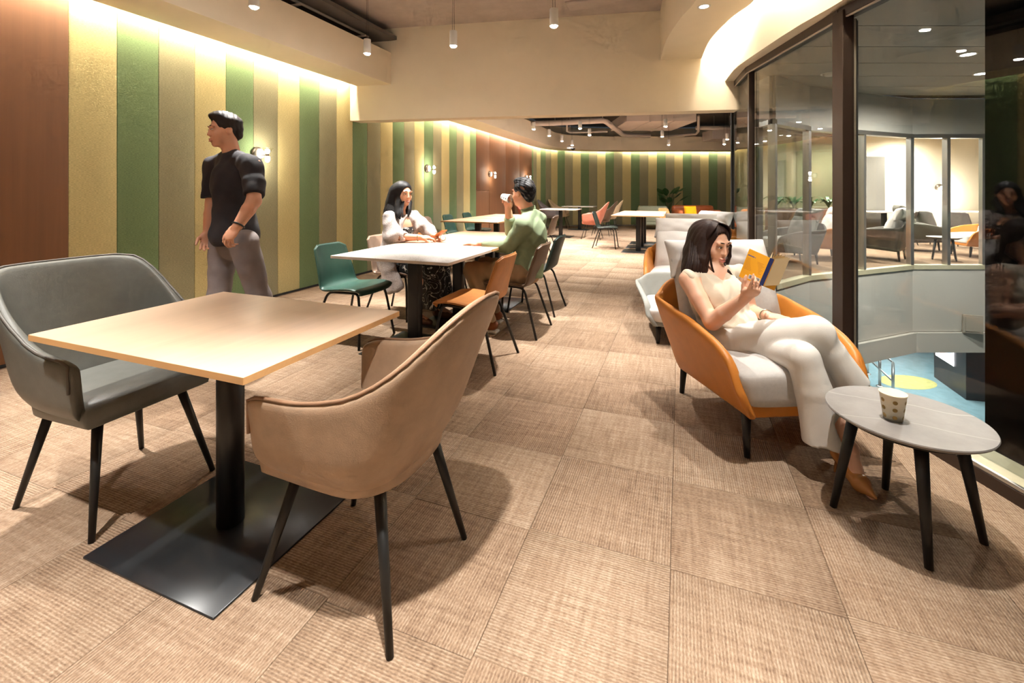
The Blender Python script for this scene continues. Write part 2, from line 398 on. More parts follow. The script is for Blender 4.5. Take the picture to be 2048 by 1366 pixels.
# ================================================================ FAR CURVED WALL
wf_pts = WALLCURVE
cum = [0.0]
for a, b in zip(wf_pts, wf_pts[1:]): cum.append(cum[-1] + (b-a).length)
def along(s_):
    s_ = max(0.0, min(s_, cum[-1]-1e-4))
    for k in range(len(cum)-1):
        if cum[k] <= s_ <= cum[k+1]: return wf_pts[k].lerp(wf_pts[k+1], (s_-cum[k])/(cum[k+1]-cum[k]))
back = [(p.x-0.10, p.y+0.22) for p in wf_pts]
wf = struct(MB().prism([(p.x-0.02, p.y+0.035) for p in wf_pts] + list(reversed(back)), 0, 3.6).build('wall_far', 'cream_paint'))
FS = 0.32
k = 0; s_ = -0.19
while s_ < cum[-1] - 0.05:
    a = along(s_); b = along(s_+FS)
    if (b-a).length > 0.05:
        d = (b-a).normalized(); n = Vector((-d.y, d.x, 0))
        if n.y < 0: n = -n
        a2 = a + d*0.0015; b2 = b - d*0.0015
        MB().prism([(a2.x, a2.y), (b2.x, b2.y), (b2.x+n.x*0.03, b2.y+n.y*0.03), (a2.x+n.x*0.03, a2.y+n.y*0.03)], 0.02, 3.05).build('felt_panel', seq[(k+1) % 3], wf)
    k += 1; s_ += FS
# ================================================================ NEAR SOFFIT, BEAM, SLAB
BA = Vector((-4.57, 5.384, 0)); BB = Vector((0.70, 6.37, 0)); bd = (BB-BA).normalized(); bn = Vector((-bd.y, bd.x, 0))
def beam_y(x): return BA.y + (x-BA.x)*bd.y/bd.x
SX0, SX1 = -4.47, -3.935
tr1 = struct(MB().prism([(SX0, -1.2), (SX1, -1.2), (SX1, beam_y(SX1)+0.05), (SX0, beam_y(SX0)+0.05)], 2.815, 3.278).build('trim_1', 'cream_paint', bevel=0.004))
struct(MB().box((WX-0.03, -1.2, 3.45), (SX1+0.1, 5.5, 3.5)).build('trim_2', 'void_paint'))
def led(name, pts, z, w_, h_, parent, m='led_warm'):
    b = MB()
    for a, c in zip(pts, pts[1:]):
        a = Vector((a[0], a[1], 0)); c = Vector((c[0], c[1], 0)); d = (c-a).normalized(); n = Vector((-d.y, d.x, 0))*w_/2
        b.prism([tuple((a-n)[:2]), tuple((c-n)[:2]), tuple((c+n)[:2]), tuple((a+n)[:2])], z, z+h_)
    return b.build(name, m, parent)
led('led_strip', [(-4.476, -1.1), (-4.476, 5.3)], 2.90, 0.010, 0.02, tr1)
A2, B2 = BA + bn*0.22, BB + bn*0.22
tr3 = struct(MB().prism([(BA.x, BA.y), (BB.x, BB.y), (B2.x, B2.y), (BA.x, A2.y+0.02)], 2.304, 3.64).build('trim_3', 'cream_paint', bevel=0.004))
ce = struct(MB().prism([(-4.75, -1.2), (2.9, -1.2), (1.9, 1.0), (0.9, 6.4), (BA.x-0.18, BA.y)], 3.63, 3.8).build('ceiling', 'slab_paint'))
ce2 = struct(MB().prism([(-4.75, BA.y), (0.9, 6.4), (1.4, 10), (4.6, 14.6), (5.4, 20.1), (-1, 18.5), (-4.75, 16.5)], 3.75, 3.9).build('ceiling_far', 'void_paint'))
# rough render patches left on the slab
for (x, y, sx, sy) in ((-0.9, 5.6, 0.9, 0.25), (-0.55, 5.2, 0.5, 0.3)):
    rbox((x-sx/2, y-sy/2, 3.595), (x+sx/2, y+sy/2, 3.632), 0.014).build('render_patch', 'slab_paint', ce)
wb = struct(MB().box((-4.77, -1.35, 0), (2.9, -1.2, 3.63)).build('wall_back', 'cream_paint'))
# ================================================================ FAR SOFFIT
def offs(pts, d):
    out = []
    for i, p in enumerate(pts):
        a = pts[max(i-1, 0)]; b = pts[min(i+1, len(pts)-1)]; t = (Vector(b)-Vector(a)).normalized(); out.append((p[0]+t.y*d, p[1]-t.x*d))
    return out
outer = [(WX+0.10, beam_y(WX)+0.24)] + offs([(p.x, p.y) for p in WALLCURVE], 0.10)
inner = [(-3.9, beam_y(-3.9)+0.24), (-3.9, 13.6)] + [(p.x, p.y) for p in catmull([(-3.9, 13.7, 0), (-3.8, 14.7, 0), (-3.4, 15.4, 0), (-2.2, 16.2, 0), (-0.1, 16.98, 0), (1.9, 17.75, 0), (5.35, 19.05, 0)], 8)]
tr4 = struct(MB().prism(outer + list(reversed(inner)), 2.715, 3.2).build('trim_4', 'cream_paint'))
led('led_strip', [(WX+0.094, 6.0), (WX+0.094, 14.0)] + offs([(p.x, p.y) for p in WALLCURVE[1::4]], 0.094), 2.80, 0.010, 0.02, tr4, 'led_far')
struct(MB().prism([(WX-0.02, beam_y(WX)+0.24), (WX-0.02, 14.05)] + offs([(p.x, p.y) for p in WALLCURVE], -0.01) + list(reversed(outer)), 3.055, 3.075).build('slot_light_stop_far', 'cream_paint'))  # hidden plate added over the far slot so LED light cannot leak upwards
struct(MB().box((WX-0.03, -1.2, 3.055), (SX0+0.01, 5.4, 3.075)).build('slot_light_stop_near', 'cream_paint'))  # same added plate over the near slot, keeps the LED glow below
# ================================================================ RIGHT RING BULKHEAD WITH COVE
ringL = [(-0.25, 6.22), (-0.148, 5.386), (-0.004, 4.775), (0.13, 4.35), (0.14, 3.9), (0.13, 3.5), (0.19, 3.0), (0.41, 2.3), (0.73, 1.5), (1.0, 0.8), (1.9, -1.2)]
ringR = [(0.254, 6.30), (0.313, 5.56), (0.461, 4.95), (0.60, 4.62), (0.63, 4.35), (0.60, 4.0), (0.58, 3.6), (0.64, 3.1), (0.86, 2.4), (1.18, 1.6), (1.48, 0.9), (2.4, -1.2)]
cl = [(p.x, p.y) for p in catmull([(a, b, 0) for a, b in ringL], 5)]; cr = [(p.x, p.y) for p in catmull([(a, b, 0) for a, b in ringR], 5)]
tr5 = struct(MB().prism(cl + list(reversed(cr)), 2.98, 3.64).build('trim_5', 'cream_paint'))
led('led_strip', [(x+0.012, y) for x, y in cr[1:50:2]], 3.06, 0.012, 0.03, tr5, 'led_ring')
gpts = [(2.85, -1.2)] + GLASS[:4]; hz = [2.36] + HEAD[:4]
gfine = []; hfine = []
for (a, za), (b, zb) in zip(zip(gpts, hz), zip(gpts[1:], hz[1:])):
    for k in range(6):
        t = k/6; gfine.append((a[0]+(b[0]-a[0])*t, a[1]+(b[1]-a[1])*t)); hfine.append(za+(zb-za)*t)
gfine.append(gpts[-1]); hfine.append(hz[-1])
# smooth the inner face so the bulkhead reads as one curve
gin = offs(gfine, -0.15)
for _ in range(3): gin = [gin[0]] + [((gin[i-1][0]+2*gin[i][0]+gin[i+1][0])/4, (gin[i-1][1]+2*gin[i][1]+gin[i+1][1])/4) for i in range(1, len(gin)-1)] + [gin[-1]]
bz = [z+0.062 for z in hfine]
tr6 = struct(MB().prism(gin + list(reversed(offs(gfine, 0.06))), bz + list(reversed(bz)), 3.62).build('trim_6', 'cream_paint'))
struct(MB().prism(cr + [(3.0, -1.2)] + offs(gfine, 0.06), 3.60, 3.64).build('trim_7', 'cream_paint'))
# ================================================================ WINDOW WALL
def seg_prism(b, a, c, w0, w1, z0, z1):
    """bar along a-c between offsets w0..w1 (towards the room negative), z per end"""
    a = Vector((a[0], a[1], 0)); c = Vector((c[0], c[1], 0)); d = (c-a).normalized(); n = Vector((d.y, -d.x, 0))
    p = [a+n*w0, c+n*w0, c+n*w1, a+n*w1]
    za0, zc0 = z0 if isinstance(z0, tuple) else (z0, z0); za1, zc1 = z1 if isinstance(z1, tuple) else (z1, z1)
    return b.prism([(q.x, q.y) for q in p], [za0, zc0, zc0, za0], [za1, zc1, zc1, za1])
GX = [(2.85, -1.2)] + GLASS; HX = [2.36] + HEAD
for i in range(len(GX)-1):
    a, b = GX[i], GX[i+1]
    pane = struct(seg_prism(MB(), a, b, -0.006, 0.006, 0.07, (HX[i], HX[i+1])).build('window_%d' % (i+1), 'window_glass'))
    if i < 8:
        seg_prism(MB(), a, b, -0.045, 0.045, (HX[i], HX[i+1]), (HX[i]+0.064, HX[i+1]+0.064)).build('window_head', 'bronze_frame', pane, bevel=0.003)
        seg_prism(MB(), a, b, -0.040, -0.030, (HX[i]-0.010, HX[i+1]-0.010), (HX[i], HX[i+1])).build('gasket', 'pale_gasket', pane)
        seg_prism(MB(), a, b, -0.10, 0.02, -0.01, 0.058).build('window_plinth', 'bronze_frame', pane, bevel=0.002)
        seg_prism(MB(), a, b, -0.098, -0.078, 0.058, 0.078).build('sill_rail', 'brushed_steel', pane, bevel=0.005)
        seg_prism(MB(), a, b, -0.078, 0.10, 0.055, 0.068).build('window_sill', 'sill_stone', pane)
def mullion(pane_name, p, ang, w_, d_, z1, mname='bronze_frame'):
    M = Matrix.Translation((p[0], p[1], 0)) @ Matrix.Rotation(ang, 4, 'Z'); par = bpy.data.objects[pane_name]
    MB().box((-w_/2, -d_/2, 0.0), (w_/2, d_/2, z1), M).build('mullion', mname, par, bevel=0.003)
    MB().box((w_/2, -d_/2, 0.07), (w_/2+0.012, -d_/2+0.02, z1-0.06), M).build('gasket', 'pale_gasket', par)
    MB().box((w_/2+0.012, -d_/2+0.01, 0.07), (w_/2+0.022, d_/2, z1-0.06), M).build('gasket', 'black_trim', par)
    MB().box((w_/2+0.022, -0.02, 0.07), (w_/2+0.045, 0.02, z1-0.06), M).build('glazing_bead', 'brushed_steel', par)
mullion('window_2', (0.962, 3.40), 0.25, 0.066, 0.11, 2.40)
mullion('window_3', (0.700, 5.35), 0.0, 0.055, 0.10, 2.57)
mullion('window_5', (0.735, 7.6), 0.1, 0.03, 0.06, 2.66, 'black_trim')
# ================================================================ ATRIUM BEYOND THE GLASS
def plan(u, c): p = pt(u, 382, c); return (p.x, p.y)
Q = [(1.05, 7.3), plan(1545, 6.1), plan(1614, 6.75), plan(1820, 7.7), plan(1965, 7.7), plan(2160, 7.3), plan(2600, 6.0)]
def opp_wall():
    for i in range(len(Q)-1):
        a, b = Q[i], Q[i+1]
        pa = struct(seg_prism(MB(), a, b, -0.006, 0.006, 0.02, 2.19).build('window_%d' % (20+i), 'far_glass'))
        A = Vector((*a, 0)); B = Vector((*b, 0)); d = (B-A).normalized(); A2 = tuple((A+d*0.006)[:2]); B2 = tuple((B-d*0.006)[:2])
        seg_prism(MB(), A2, B2, -0.04, 0.04, 2.23, 2.83).build('spandrel_panel', 'spandrel_panel', pa)
        seg_prism(MB(), a, b, -0.06, 0.06, 2.17, 2.235).build('window_head', 'brushed_steel', pa)
        seg_prism(MB(), a, b, -0.05, 0.06, -0.06, 0.012).build('window_sill', 'sill_stone', pa)
        seg_prism(MB(), A2, B2, -0.04, 0.04, -1.12, -0.065).build('spandrel_panel', 'spandrel_panel', pa)
        seg_prism(MB(), A2, B2, -0.03, 0.10, -1.46, -1.13).build('spandrel_panel', 'spandrel_panel', pa)
        for t in ((0.0, 0.5) if i in (2, 3) else (0.0,)):
            p = A.lerp(B, t); M = Matrix.Translation(p) @ Matrix.Rotation(math.atan2(d.y, d.x), 4, 'Z')
            MB().box((-0.028, -0.05, 0.0), (0.028, 0.05, 2.18), M).build('mullion', 'brushed_steel', pa, bevel=0.004)
opp_wall()
# small grille on the lower spandrel
gp = pt(1945, 648, 7.55)
tag(MB().box((-0.13, -0.02, -0.15), (0.13, 0.02, 0.15)).box((-0.10, -0.03, -0.12), (0.10, -0.02, 0.12)).build('wall_vent', 'soffit_panel'), 'small square vent on the pale spandrel below the opposite windows', 'vent').location = gp
# atrium ceiling panels: long strips with open joints
ca = struct(MB().prism([(0.76, 3.9), (0.8, 6.3), Q[0], Q[1], Q[2], Q[3], Q[4], Q[5], Q[6], (8.5, 1.5), (2.6, -0.3), (1.95, 1.2), (1.05, 3.4)], 2.86, 2.95).build('ceiling_atrium', 'dark_cladding'))
def out_r(c):
    r = 0.2
    while r < 6:
        x, y = FW[0]*c+RT[0]*r, FW[1]*c+RT[1]*r
        if x > glass_x(y)+0.12: return r
        r += 0.02
    return r
fv = Vector((FW[0], FW[1], 0)); dv = Vector((RT[0], RT[1], 0))
for k in range(9):
    cc = 2.4 + k*0.62; cc2 = cc + 0.608
    pL = fv*cc + dv*out_r(cc); pR = fv*cc + dv*(cc*1.75); qL = fv*cc2 + dv*out_r(cc2); qR = fv*cc2 + dv*(cc2*1.75)
    if cc2 > 7.75: break
    MB().prism([tuple(pL[:2]), tuple(pR[:2]), tuple(qR[:2]), tuple(qL[:2])], 2.832, 2.86).build('ceiling_panel', 'soffit_panel', ca)
# dark clad column just outside the near pane
c0 = pt(1970, 382, 3.05); c1 = pt(2330, 382, 2.75); c2_ = pt(2330, 382, 4.2); c3 = pt(2000, 382, 4.2)
tag(MB().prism([(c0.x, c0.y), (c1.x, c1.y), (c2_.x, c2_.y), (c3.x, c3.y)], -4.3, 2.83).build('clad_column', 'dark_cladding'), 'dark clad column standing outside the near window pane', 'column')
# opposite lounge behind its glass
of = struct(MB().prism([Q[0], Q[1], Q[2], Q[3], Q[4], Q[5], Q[6], (13.5, 9), (9.5, 17.0), (3.2, 14.0), (1.3, 9.0)], -0.06, 0.0).build('floor_opposite', 'carpet_loop_far'))
oc = struct(MB().prism([Q[0], Q[1], Q[2], Q[3], Q[4], Q[5], Q[6], (13.5, 9), (9.5, 17.0), (3.2, 14.0), (1.3, 9.0)], 2.75, 2.83).build('ceiling_opposite', 'cream_paint'))
w1a, w1b = plan(1700, 11.6), plan(2250, 11.6)
wo = struct(MB().prism([w1a, w1b, (w1b[0], w1b[1]+0.2), (w1a[0], w1a[1]+0.2)], 0, 2.75).build('wall_opposite', 'cream_paint'))
w2a, w2b = plan(1480, 12.5), plan(1705, 11.7)
struct(MB().prism([w2a, w2b, (w2b[0], w2b[1]+0.2), (w2a[0], w2a[1]+0.2)], 0, 2.75).build('wall_opposite_side', 'felt_olive'))
mat('grey_door', lin(120, 116, 110), 0.5)
d0, d1 = plan(1722, 11.5), plan(1770, 11.5)
dd = struct(MB().prism([d0, d1, (d1[0]+0.02, d1[1]+0.09), (d0[0]+0.02, d0[1]+0.09)], 0.0, 2.15).build('door_1', 'grey_door'))
# underside of the opposite slab and the lower hall
struct(MB().prism([(1.06, 7.4), Q[1], Q[2], Q[3], Q[4], Q[5], Q[6], (13.5, 9), (9.5, 17.0), (3.2, 14.0)], -1.47, -1.40).build('ceiling_lower', 'spandrel_panel'))
lf = struct(MB().prism([(-1, 1.0), (9.0, -1.5), (30, 8), (26, 26), (4, 24), (0.5, 12)], -4.5, -4.3).build('floor_lower', 'lower_floor'))
lb = struct(MB().prism([plan(1500, 21.0), plan(2200, 21.0), plan(2200, 21.3), plan(1500, 21.3)], -4.3, -1.4).build('wall_lower', 'lower_wall'))
# ================================================================ FURNITURE MATERIALS
def leather(name, col, rough=0.42, amt=0.10): return mat(name, col, rough, nscale=14, namt=amt, bump=0.25, bscale=260, spec=0.45)
leather('leather_grey', lin(98, 98, 92)); leather('leather_beige', lin(166, 140, 116)); leather('leather_green', lin(38, 68, 58), 0.38)
leather('leather_tan', lin(190, 126, 70)); leather('leather_brown', lin(92, 72, 56)); leather('leather_darkgreen', lin(26, 40, 36))
leather('leather_pink', lin(196, 118, 96)); leather('leather_cream', lin(214, 190, 156)); leather('leather_taupe', lin(150, 126, 108)); leather('leather_slate', lin(112, 104, 104))
leather('leather_orange', lin(192, 120, 46), 0.45, 0.06); leather('lounge_grey', lin(136, 136, 130), 0.6, 0.05); leather('lounge_dark', lin(78, 74, 68), 0.6, 0.05)
leather('sofa_tan', lin(178, 98, 56)); mat('sofa_sage', lin(142, 146, 124), 0.85, nscale=30, namt=0.08, bump=0.3, bscale=150)
mat('piping_dark', lin(88, 84, 78), 0.5); mat('piping_beige', lin(140, 108, 84), 0.5)
mat('cushion_linen', lin(190, 186, 182), 0.9, nscale=60, namt=0.05, bump=0.35, bscale=420, spec=0.2)
mat('cushion_white', lin(212, 207, 203), 0.9, nscale=60, namt=0.03, bump=0.3, bscale=420, spec=0.2)
mat('cushion_yellow', lin(226, 160, 20), 0.85, nscale=40, namt=0.06, bump=0.4, bscale=300, spec=0.2)
mat('leg_black', lin(26, 25, 24), 0.45, spec=0.4); mat('steel_black', lin(20, 20, 20), 0.38, nscale=6, namt=0.2, spec=0.5); mat('plate_black', lin(30, 33, 36), 0.3, nscale=4, namt=0.15, spec=0.5)
wood_mat('oak_top', lin(224, 194, 166), axis=1, amt=0.07, rough=0.4); wood_mat('oak_edge', lin(206, 160, 108), axis=0, amt=0.10)
wood_mat('pale_wood_top', lin(214, 168, 138), axis=1, amt=0.06, rough=0.4)
def terrazzo():
    m, nt, p = new_mat('terrazzo'); tc = nt.add('ShaderNodeTexCoord')
    vo = nt.add('ShaderNodeTexVoronoi', i_Scale=75.0); nt.link(tc.outputs['Object'], vo.inputs['Vector'])
    wn = nt.add('ShaderNodeTexWhiteNoise'); nt.link(vo.outputs['Position'], wn.inputs['Vector'])
    g = nt.add('ShaderNodeMath', operation='GREATER_THAN'); g.inputs[1].default_value = 0.80; nt.link(wn.outputs['Value'], g.inputs[0])
    lt = nt.add('ShaderNodeMath', operation='LESS_THAN'); lt.inputs[1].default_value = 0.36; nt.link(vo.outputs['Distance'], lt.inputs[0])
    mu = nt.add('ShaderNodeMath', operation='MULTIPLY'); nt.link(g.outputs[0], mu.inputs[0]); nt.link(lt.outputs[0], mu.inputs[1])
    c = mixcol(nt, mu.outputs[0], lin(226, 224, 222), lin(184, 178, 172)); nt.link(c, p.inputs['Base Color']); p.inputs['Roughness'].default_value = 0.3; MATS['terrazzo'] = m
terrazzo()
def stone_top():
    m, nt, p = new_mat('stone_top'); tc = nt.add('ShaderNodeTexCoord')
    n1 = nt.add('ShaderNodeTexNoise', i_Scale=5.0, i_Detail=7.0, i_Roughness=0.65); nt.link(tc.outputs['Object'], n1.inputs['Vector'])
    wv = nt.add('ShaderNodeTexWave', wave_type='BANDS', bands_direction='Y', i_Scale=1.6, i_Distortion=5.0, i_Detail=3.0); nt.link(tc.outputs['Object'], wv.inputs['Vector'])
    r = nt.add('ShaderNodeValToRGB'); e = r.color_ramp.elements; e[0].position = 0.3; e[0].color = lin(122, 118, 115); e[1].position = 0.7; e[1].color = lin(146, 142, 139); nt.link(n1.outputs[0], r.inputs[0])
    r2 = nt.add('ShaderNodeValToRGB'); r2.color_ramp.elements[0].position = 0.998; r2.color_ramp.elements[1].position = 1.0; nt.link(wv.outputs['Color'], r2.inputs[0])
    c = mixcol(nt, r2.outputs[0], r.outputs[0], lin(160, 156, 152)); nt.link(c, p.inputs['Base Color']); p.inputs['Roughness'].default_value = 0.5; MATS['stone_top'] = m
stone_top()
# ================================================================ CAFE TABLE
TZ = 0.77
def cafe_table(label, top, edge, loc, sx, sy, group=None, px=0.64, py=0.60, thick=0.022, flat=False):
    t = thing('cafe_table', label, 'table', loc, 0, group)
    tt = rbox((-sx/2, -sy/2, TZ-thick), (sx/2, sy/2, TZ), 0.0015, n=1).build('tabletop', top, t)
    b = MB()
    for x0, x1, y0, y1 in ((-sx/2-0.0006, -sx/2+0.001, -sy/2, sy/2), (sx/2-0.001, sx/2+0.0006, -sy/2, sy/2), (-sx/2, sx/2, -sy/2-0.0006, -sy/2+0.001), (-sx/2, sx/2, sy/2-0.001, sy/2+0.0006)):
        b.box((x0, y0, TZ-thick+0.0008), (x1, y1, TZ-0.0012))
    b.build('edge_band', edge, tt)
    if flat: rbox((-0.05, -0.04, 0.008), (0.05, 0.04, TZ-thick), 0.012).build('column', 'steel_black', t)
    else: MB().rod((0, 0, 0.006), (0, 0, TZ-thick), 0.047, n=28).build('column', 'steel_black', t)
    MB().box((-0.2, -0.15, TZ-thick-0.006), (0.2, 0.15, TZ-thick)).build('top_bracket', 'steel_black', t)
    rbox((-px/2, -py/2, 0.0), (px/2, py/2, 0.008), 0.002, n=1).build('base_plate', 'plate_black', t)
    return t
t1 = cafe_table('pale oak square table in the foreground between the grey and beige armchairs', 'oak_top', 'oak_edge', (-1.613, 1.235, 0), 1.03, 0.715)
t2 = cafe_table('white terrazzo table beside the empty green chair and orange chair', 'terrazzo', 'pale_gasket', (-2.025, 3.155, 0), 1.03, 0.765, flat=True)
t3 = cafe_table('pale wood table where the couple rest their hands, against the white table', 'pale_wood_top', 'oak_edge', (-2.025, 3.925, 0), 1.03, 0.765, 'wood tables in the middle row', flat=True)
t4 = cafe_table('pale wood table behind the seated couple at the end of their row', 'pale_wood_top', 'oak_edge', (-2.025, 4.695, 0), 1.03, 0.765, 'wood tables in the middle row', flat=True)
tl = ['pale wood table nearest of the far left row behind the couple', 'middle pale wood table of the far left row', 'last pale wood table of the far left row by the brown wall']
for k in range(3):
    dup(t3, (-3.25, 7.02+k*0.83, 0), 0, tl[k], 'wood tables along the far left wall')
tl = ['white table by the pink armchairs in the far left corner', 'white table behind the pink armchairs, farthest by the striped wall']
for k in range(2):
    dup(t2, (-3.12, 12.2+k*2.5, 0), 0, tl[k], 'white tables in the far corner')
tl = ['pinkish wood table on the right facing the dark green chair, nearest of its row', 'pinkish wood table in the middle of the right row', 'pinkish wood table at the far end of the right row']
for k in range(3):
    dup(t3, (-0.83, 9.80+k*0.78, 0), 0, tl[k], 'wood tables in the far right row')
# ================================================================ BUCKET ARMCHAIR
def bucket_chair(name, label, cat, loc, rz, leath, pip, group=None, H=0.94, HA=0.655, thin_legs=False, arch=False):
    t = thing(name, label, cat, loc, rz, group)
    NS = 41
    def plan_at(s, k):
        # s -1..1 along the U, k 0 bottom .. 1 top ; local +x is the sitter's front
        a = abs(s); sg = 1 if s >= 0 else -1
        Wd = 0.262 + 0.062*k**0.8; D = 0.17 + 0.115*k; xf = 0.205 + 0.02*k; x0 = -0.08
        if a > 0.56:
            q = (a-0.56)/0.44; x = x0 + (xf-x0)*q; y = Wd*(1 - 0.04*q*q)
        else:
            ang = (a/0.56)*math.pi/2; n = 2.7
            cs, sn = math.cos(ang), math.sin(ang)
            x = x0 - D*abs(cs)**(2/n); y = Wd*abs(sn)**(2/n)
        return x, sg*y
    ZT = [(0.0, 1.0), (0.2, 1.0), (0.30, 0.965), (0.36, 0.87), (0.42, 0.70), (0.48, 0.50), (0.55, 0.31), (0.63, 0.15), (0.74, 0.05), (0.86, 0.0), (0.94, -0.01), (1.0, -0.07)]
    if arch: ZT = [(0.0, 1.0), (0.07, 0.965), (0.14, 0.88), (0.22, 0.72), (0.30, 0.53), (0.39, 0.33), (0.48, 0.18), (0.58, 0.08), (0.72, 0.02), (0.86, 0.0), (0.94, -0.01), (1.0, -0.07)]
    def ztop(s):
        a = abs(s)
        for (a0, q0), (a1, q1) in zip(ZT, ZT[1:]):
            if a0 <= a <= a1 + 1e-9: return HA + (H-HA)*(q0+(q1-q0)*(a-a0)/(a1-a0))
        return HA
    def zbot(s): a = abs(s); return 0.405 - 0.0*a
    TH = 0.042
    prof = []
    rows_o = 9
    def outer(s, k):
        zt = ztop(s); zb = zbot(s); z = zb + (zt-zb)*k; kk = (z-0.40)/(H-0.40)
        bulge = ss(-0.15, 0.32, k)
        x, y = plan_at(s, max(0.0, kk)*0.9+0.1*k)
        sh = 0.78 + 0.22*bulge
        x = -0.02 + (x+0.02)*sh; y *= sh
        x -= 0.085*max(0, kk)**1.5*(1-ss(0.3, 0.62, abs(s)))
        return Vector((x, y, z))
    V = []; F_ = []
    rings = []
    for i in range(NS):
        s = -1 + 2*i/(NS-1)
        o_ = [outer(s, k/(rows_o-1)) for k in range(rows_o)]
        ctr = Vector((0.10 if abs(s) > 0.56 else 0.02, 0, 0))
        inn = []
        for p in o_:
            dirv = Vector((0, -math.copysign(1, s) if s else 0, 0)) if abs(s) > 0.56 else Vector((0.05-p.x, -p.y, 0)).normalized()
            inn.append(p + dirv*TH)
        top_mid = (o_[-1]+inn[-1])/2 + Vector((0, 0, 0.012))
        ring = o_ + [o_[-1]*0.8 + inn[-1]*0.2 + Vector((0, 0, 0.010)), top_mid, o_[-1]*0.2+inn[-1]*0.8 + Vector((0, 0, 0.008))] + list(reversed(inn))
        rings.append(ring)
    m_ = len(rings[0])
    # rounded arm fronts: add a shrunken ring at both ends
    def endring(r, sgn):
        c_ = sum(r, Vector())/len(r); return [Vector((p.x+0.014, c_.y+(p.y-c_.y)*0.55, c_.z+(p.z-c_.z)*0.93)) for p in r]
    rings = [endring(rings[0], -1)] + rings + [endring(rings[-1], 1)]
    b = MB(); vs_ = [p for r in rings for p in r]; n_r = len(rings)
    fs_ = [(i*m_+j, i*m_+(j+1) % m_, (i+1)*m_+(j+1) % m_, (i+1)*m_+j) for i in range(n_r-1) for j in range(m_)]
    fs_ += [tuple(range(m_)), tuple((n_r-1)*m_+j for j in reversed(range(m_)))]
    b.add(vs_, fs_, True); shell = b.build('shell', leath, t, sub=1)
    # bottom pan
    under = []
    for i in range(NS):
        s = -1 + 2*i/(NS-1); p = outer(s, 0.0); under.append(p)
    pan = MB()
    lay = []
    for k, (sc, dz) in enumerate(((0.96, 0.02), (0.955, -0.004), (0.88, -0.022), (0.6, -0.030))):
        lay.append([Vector((0.0+(p.x)*sc, p.y*sc, 0.405+dz)) for p in under])
    vv = [p for l_ in lay for p in l_]; n = len(under)
    ff = [(k*n+i, k*n+(i+1) % n, (k+1)*n+(i+1) % n, (k+1)*n+i) for k in range(3) for i in range(n)] + [tuple(3*n+i for i in range(n)), tuple(reversed(range(n)))]
    pan.add(vv, ff, True); pan.build('seat_pan', leath, t)
    # seat cushion following the inside of the U
    inner_o = [outer(-1+2*i/(NS-1), 0.22) for i in range(NS)]
    lay = []
    for sc, z in ((0.80, 0.392), (0.87, 0.40), (0.885, 0.43), (0.885, 0.455), (0.86, 0.478), (0.78, 0.490), (0.4, 0.494)):
        l_ = []
        for i, p in enumerate(inner_o):
            s = -1+2*i/(NS-1); x = p.x*sc if p.x < 0 else p.x*sc; l_.append(Vector((x+0.02 + (0.03 if abs(s) > 0.9 else 0), p.y*(sc), z)))
        lay.append(l_)
    vv = [p for l_ in lay for p in l_]; n = NS
    ff = [(k*n+i, k*n+(i+1) % n, (k+1)*n+(i+1) % n, (k+1)*n+i) for k in range(len(lay)-1) for i in range(n)] + [tuple((len(lay)-1)*n+i for i in range(n)), tuple(reversed(range(n)))]
    c_ = MB().add(vv, ff, True).build('seat_cushion', leath, t)
    # piping along the top edge
    path = [rings[i+1][rows_o] + Vector((0, 0, 0.003)) for i in range(NS)]
    path = [rings[1][5] + Vector((0.004, 0, 0))] + path + [rings[NS][5] + Vector((0.004, 0, 0))]
    MB().tube(path, 0.0055, 8).build('piping', pip, shell)
    r0 = 0.0085 if thin_legs else 0.0185; r1 = 0.007 if thin_legs else 0.0105
    for sx, sy in ((1, 1), (1, -1), (-1, 1), (-1, -1)):
        MB().rod((0.15*sx-0.01, 0.15*sy, 0.40), (0.25*sx, 0.225*sy, 0.0), r0, r1, 14).build('leg', 'leg_black', t)
    return t
gch = bucket_chair('armchair', 'charcoal grey leather armchair left of the oak table', 'chair', (-2.243, 1.215, 0), 0.0, 'leather_grey', 'piping_dark')
bch = bucket_chair('armchair', 'beige leather armchair seen from behind in the foreground', 'chair', (-0.99, 1.255, 0), math.pi, 'leather_beige', 'piping_beige', arch=True)
pch = bucket_chair('armchair', 'salmon pink armchair facing left at the far white table', 'chair', (-2.20, 11.95, 0), math.pi, 'leather_pink', 'leather_pink', 'armchairs in the far corner', H=0.97, HA=0.66, thin_legs=True, arch=True)
far_arm = [((-4.02, 12.25), 0, 'salmon pink armchair facing right behind the drinking man', None),
           ((-2.12, 13.0), math.pi, 'brown armchair hidden behind the pink armchair at the far white table', 'leather_brown'),
           ((-3.98, 14.25), 0, 'slate grey armchair at the farthest white table', 'leather_slate'),
           ((-3.86, 15.15), 0, 'cream armchair beside the slate grey one at the farthest white table', 'leather_cream'),
           ((-2.15, 14.6), math.pi, 'cream armchair seen from its side right of the farthest white table', 'leather_cream')]
for (x, y), rz, lb_, mm in far_arm:
    dup(pch, (x, y, 0), rz, lb_, mats=({'leather_pink': mm} if mm else None))
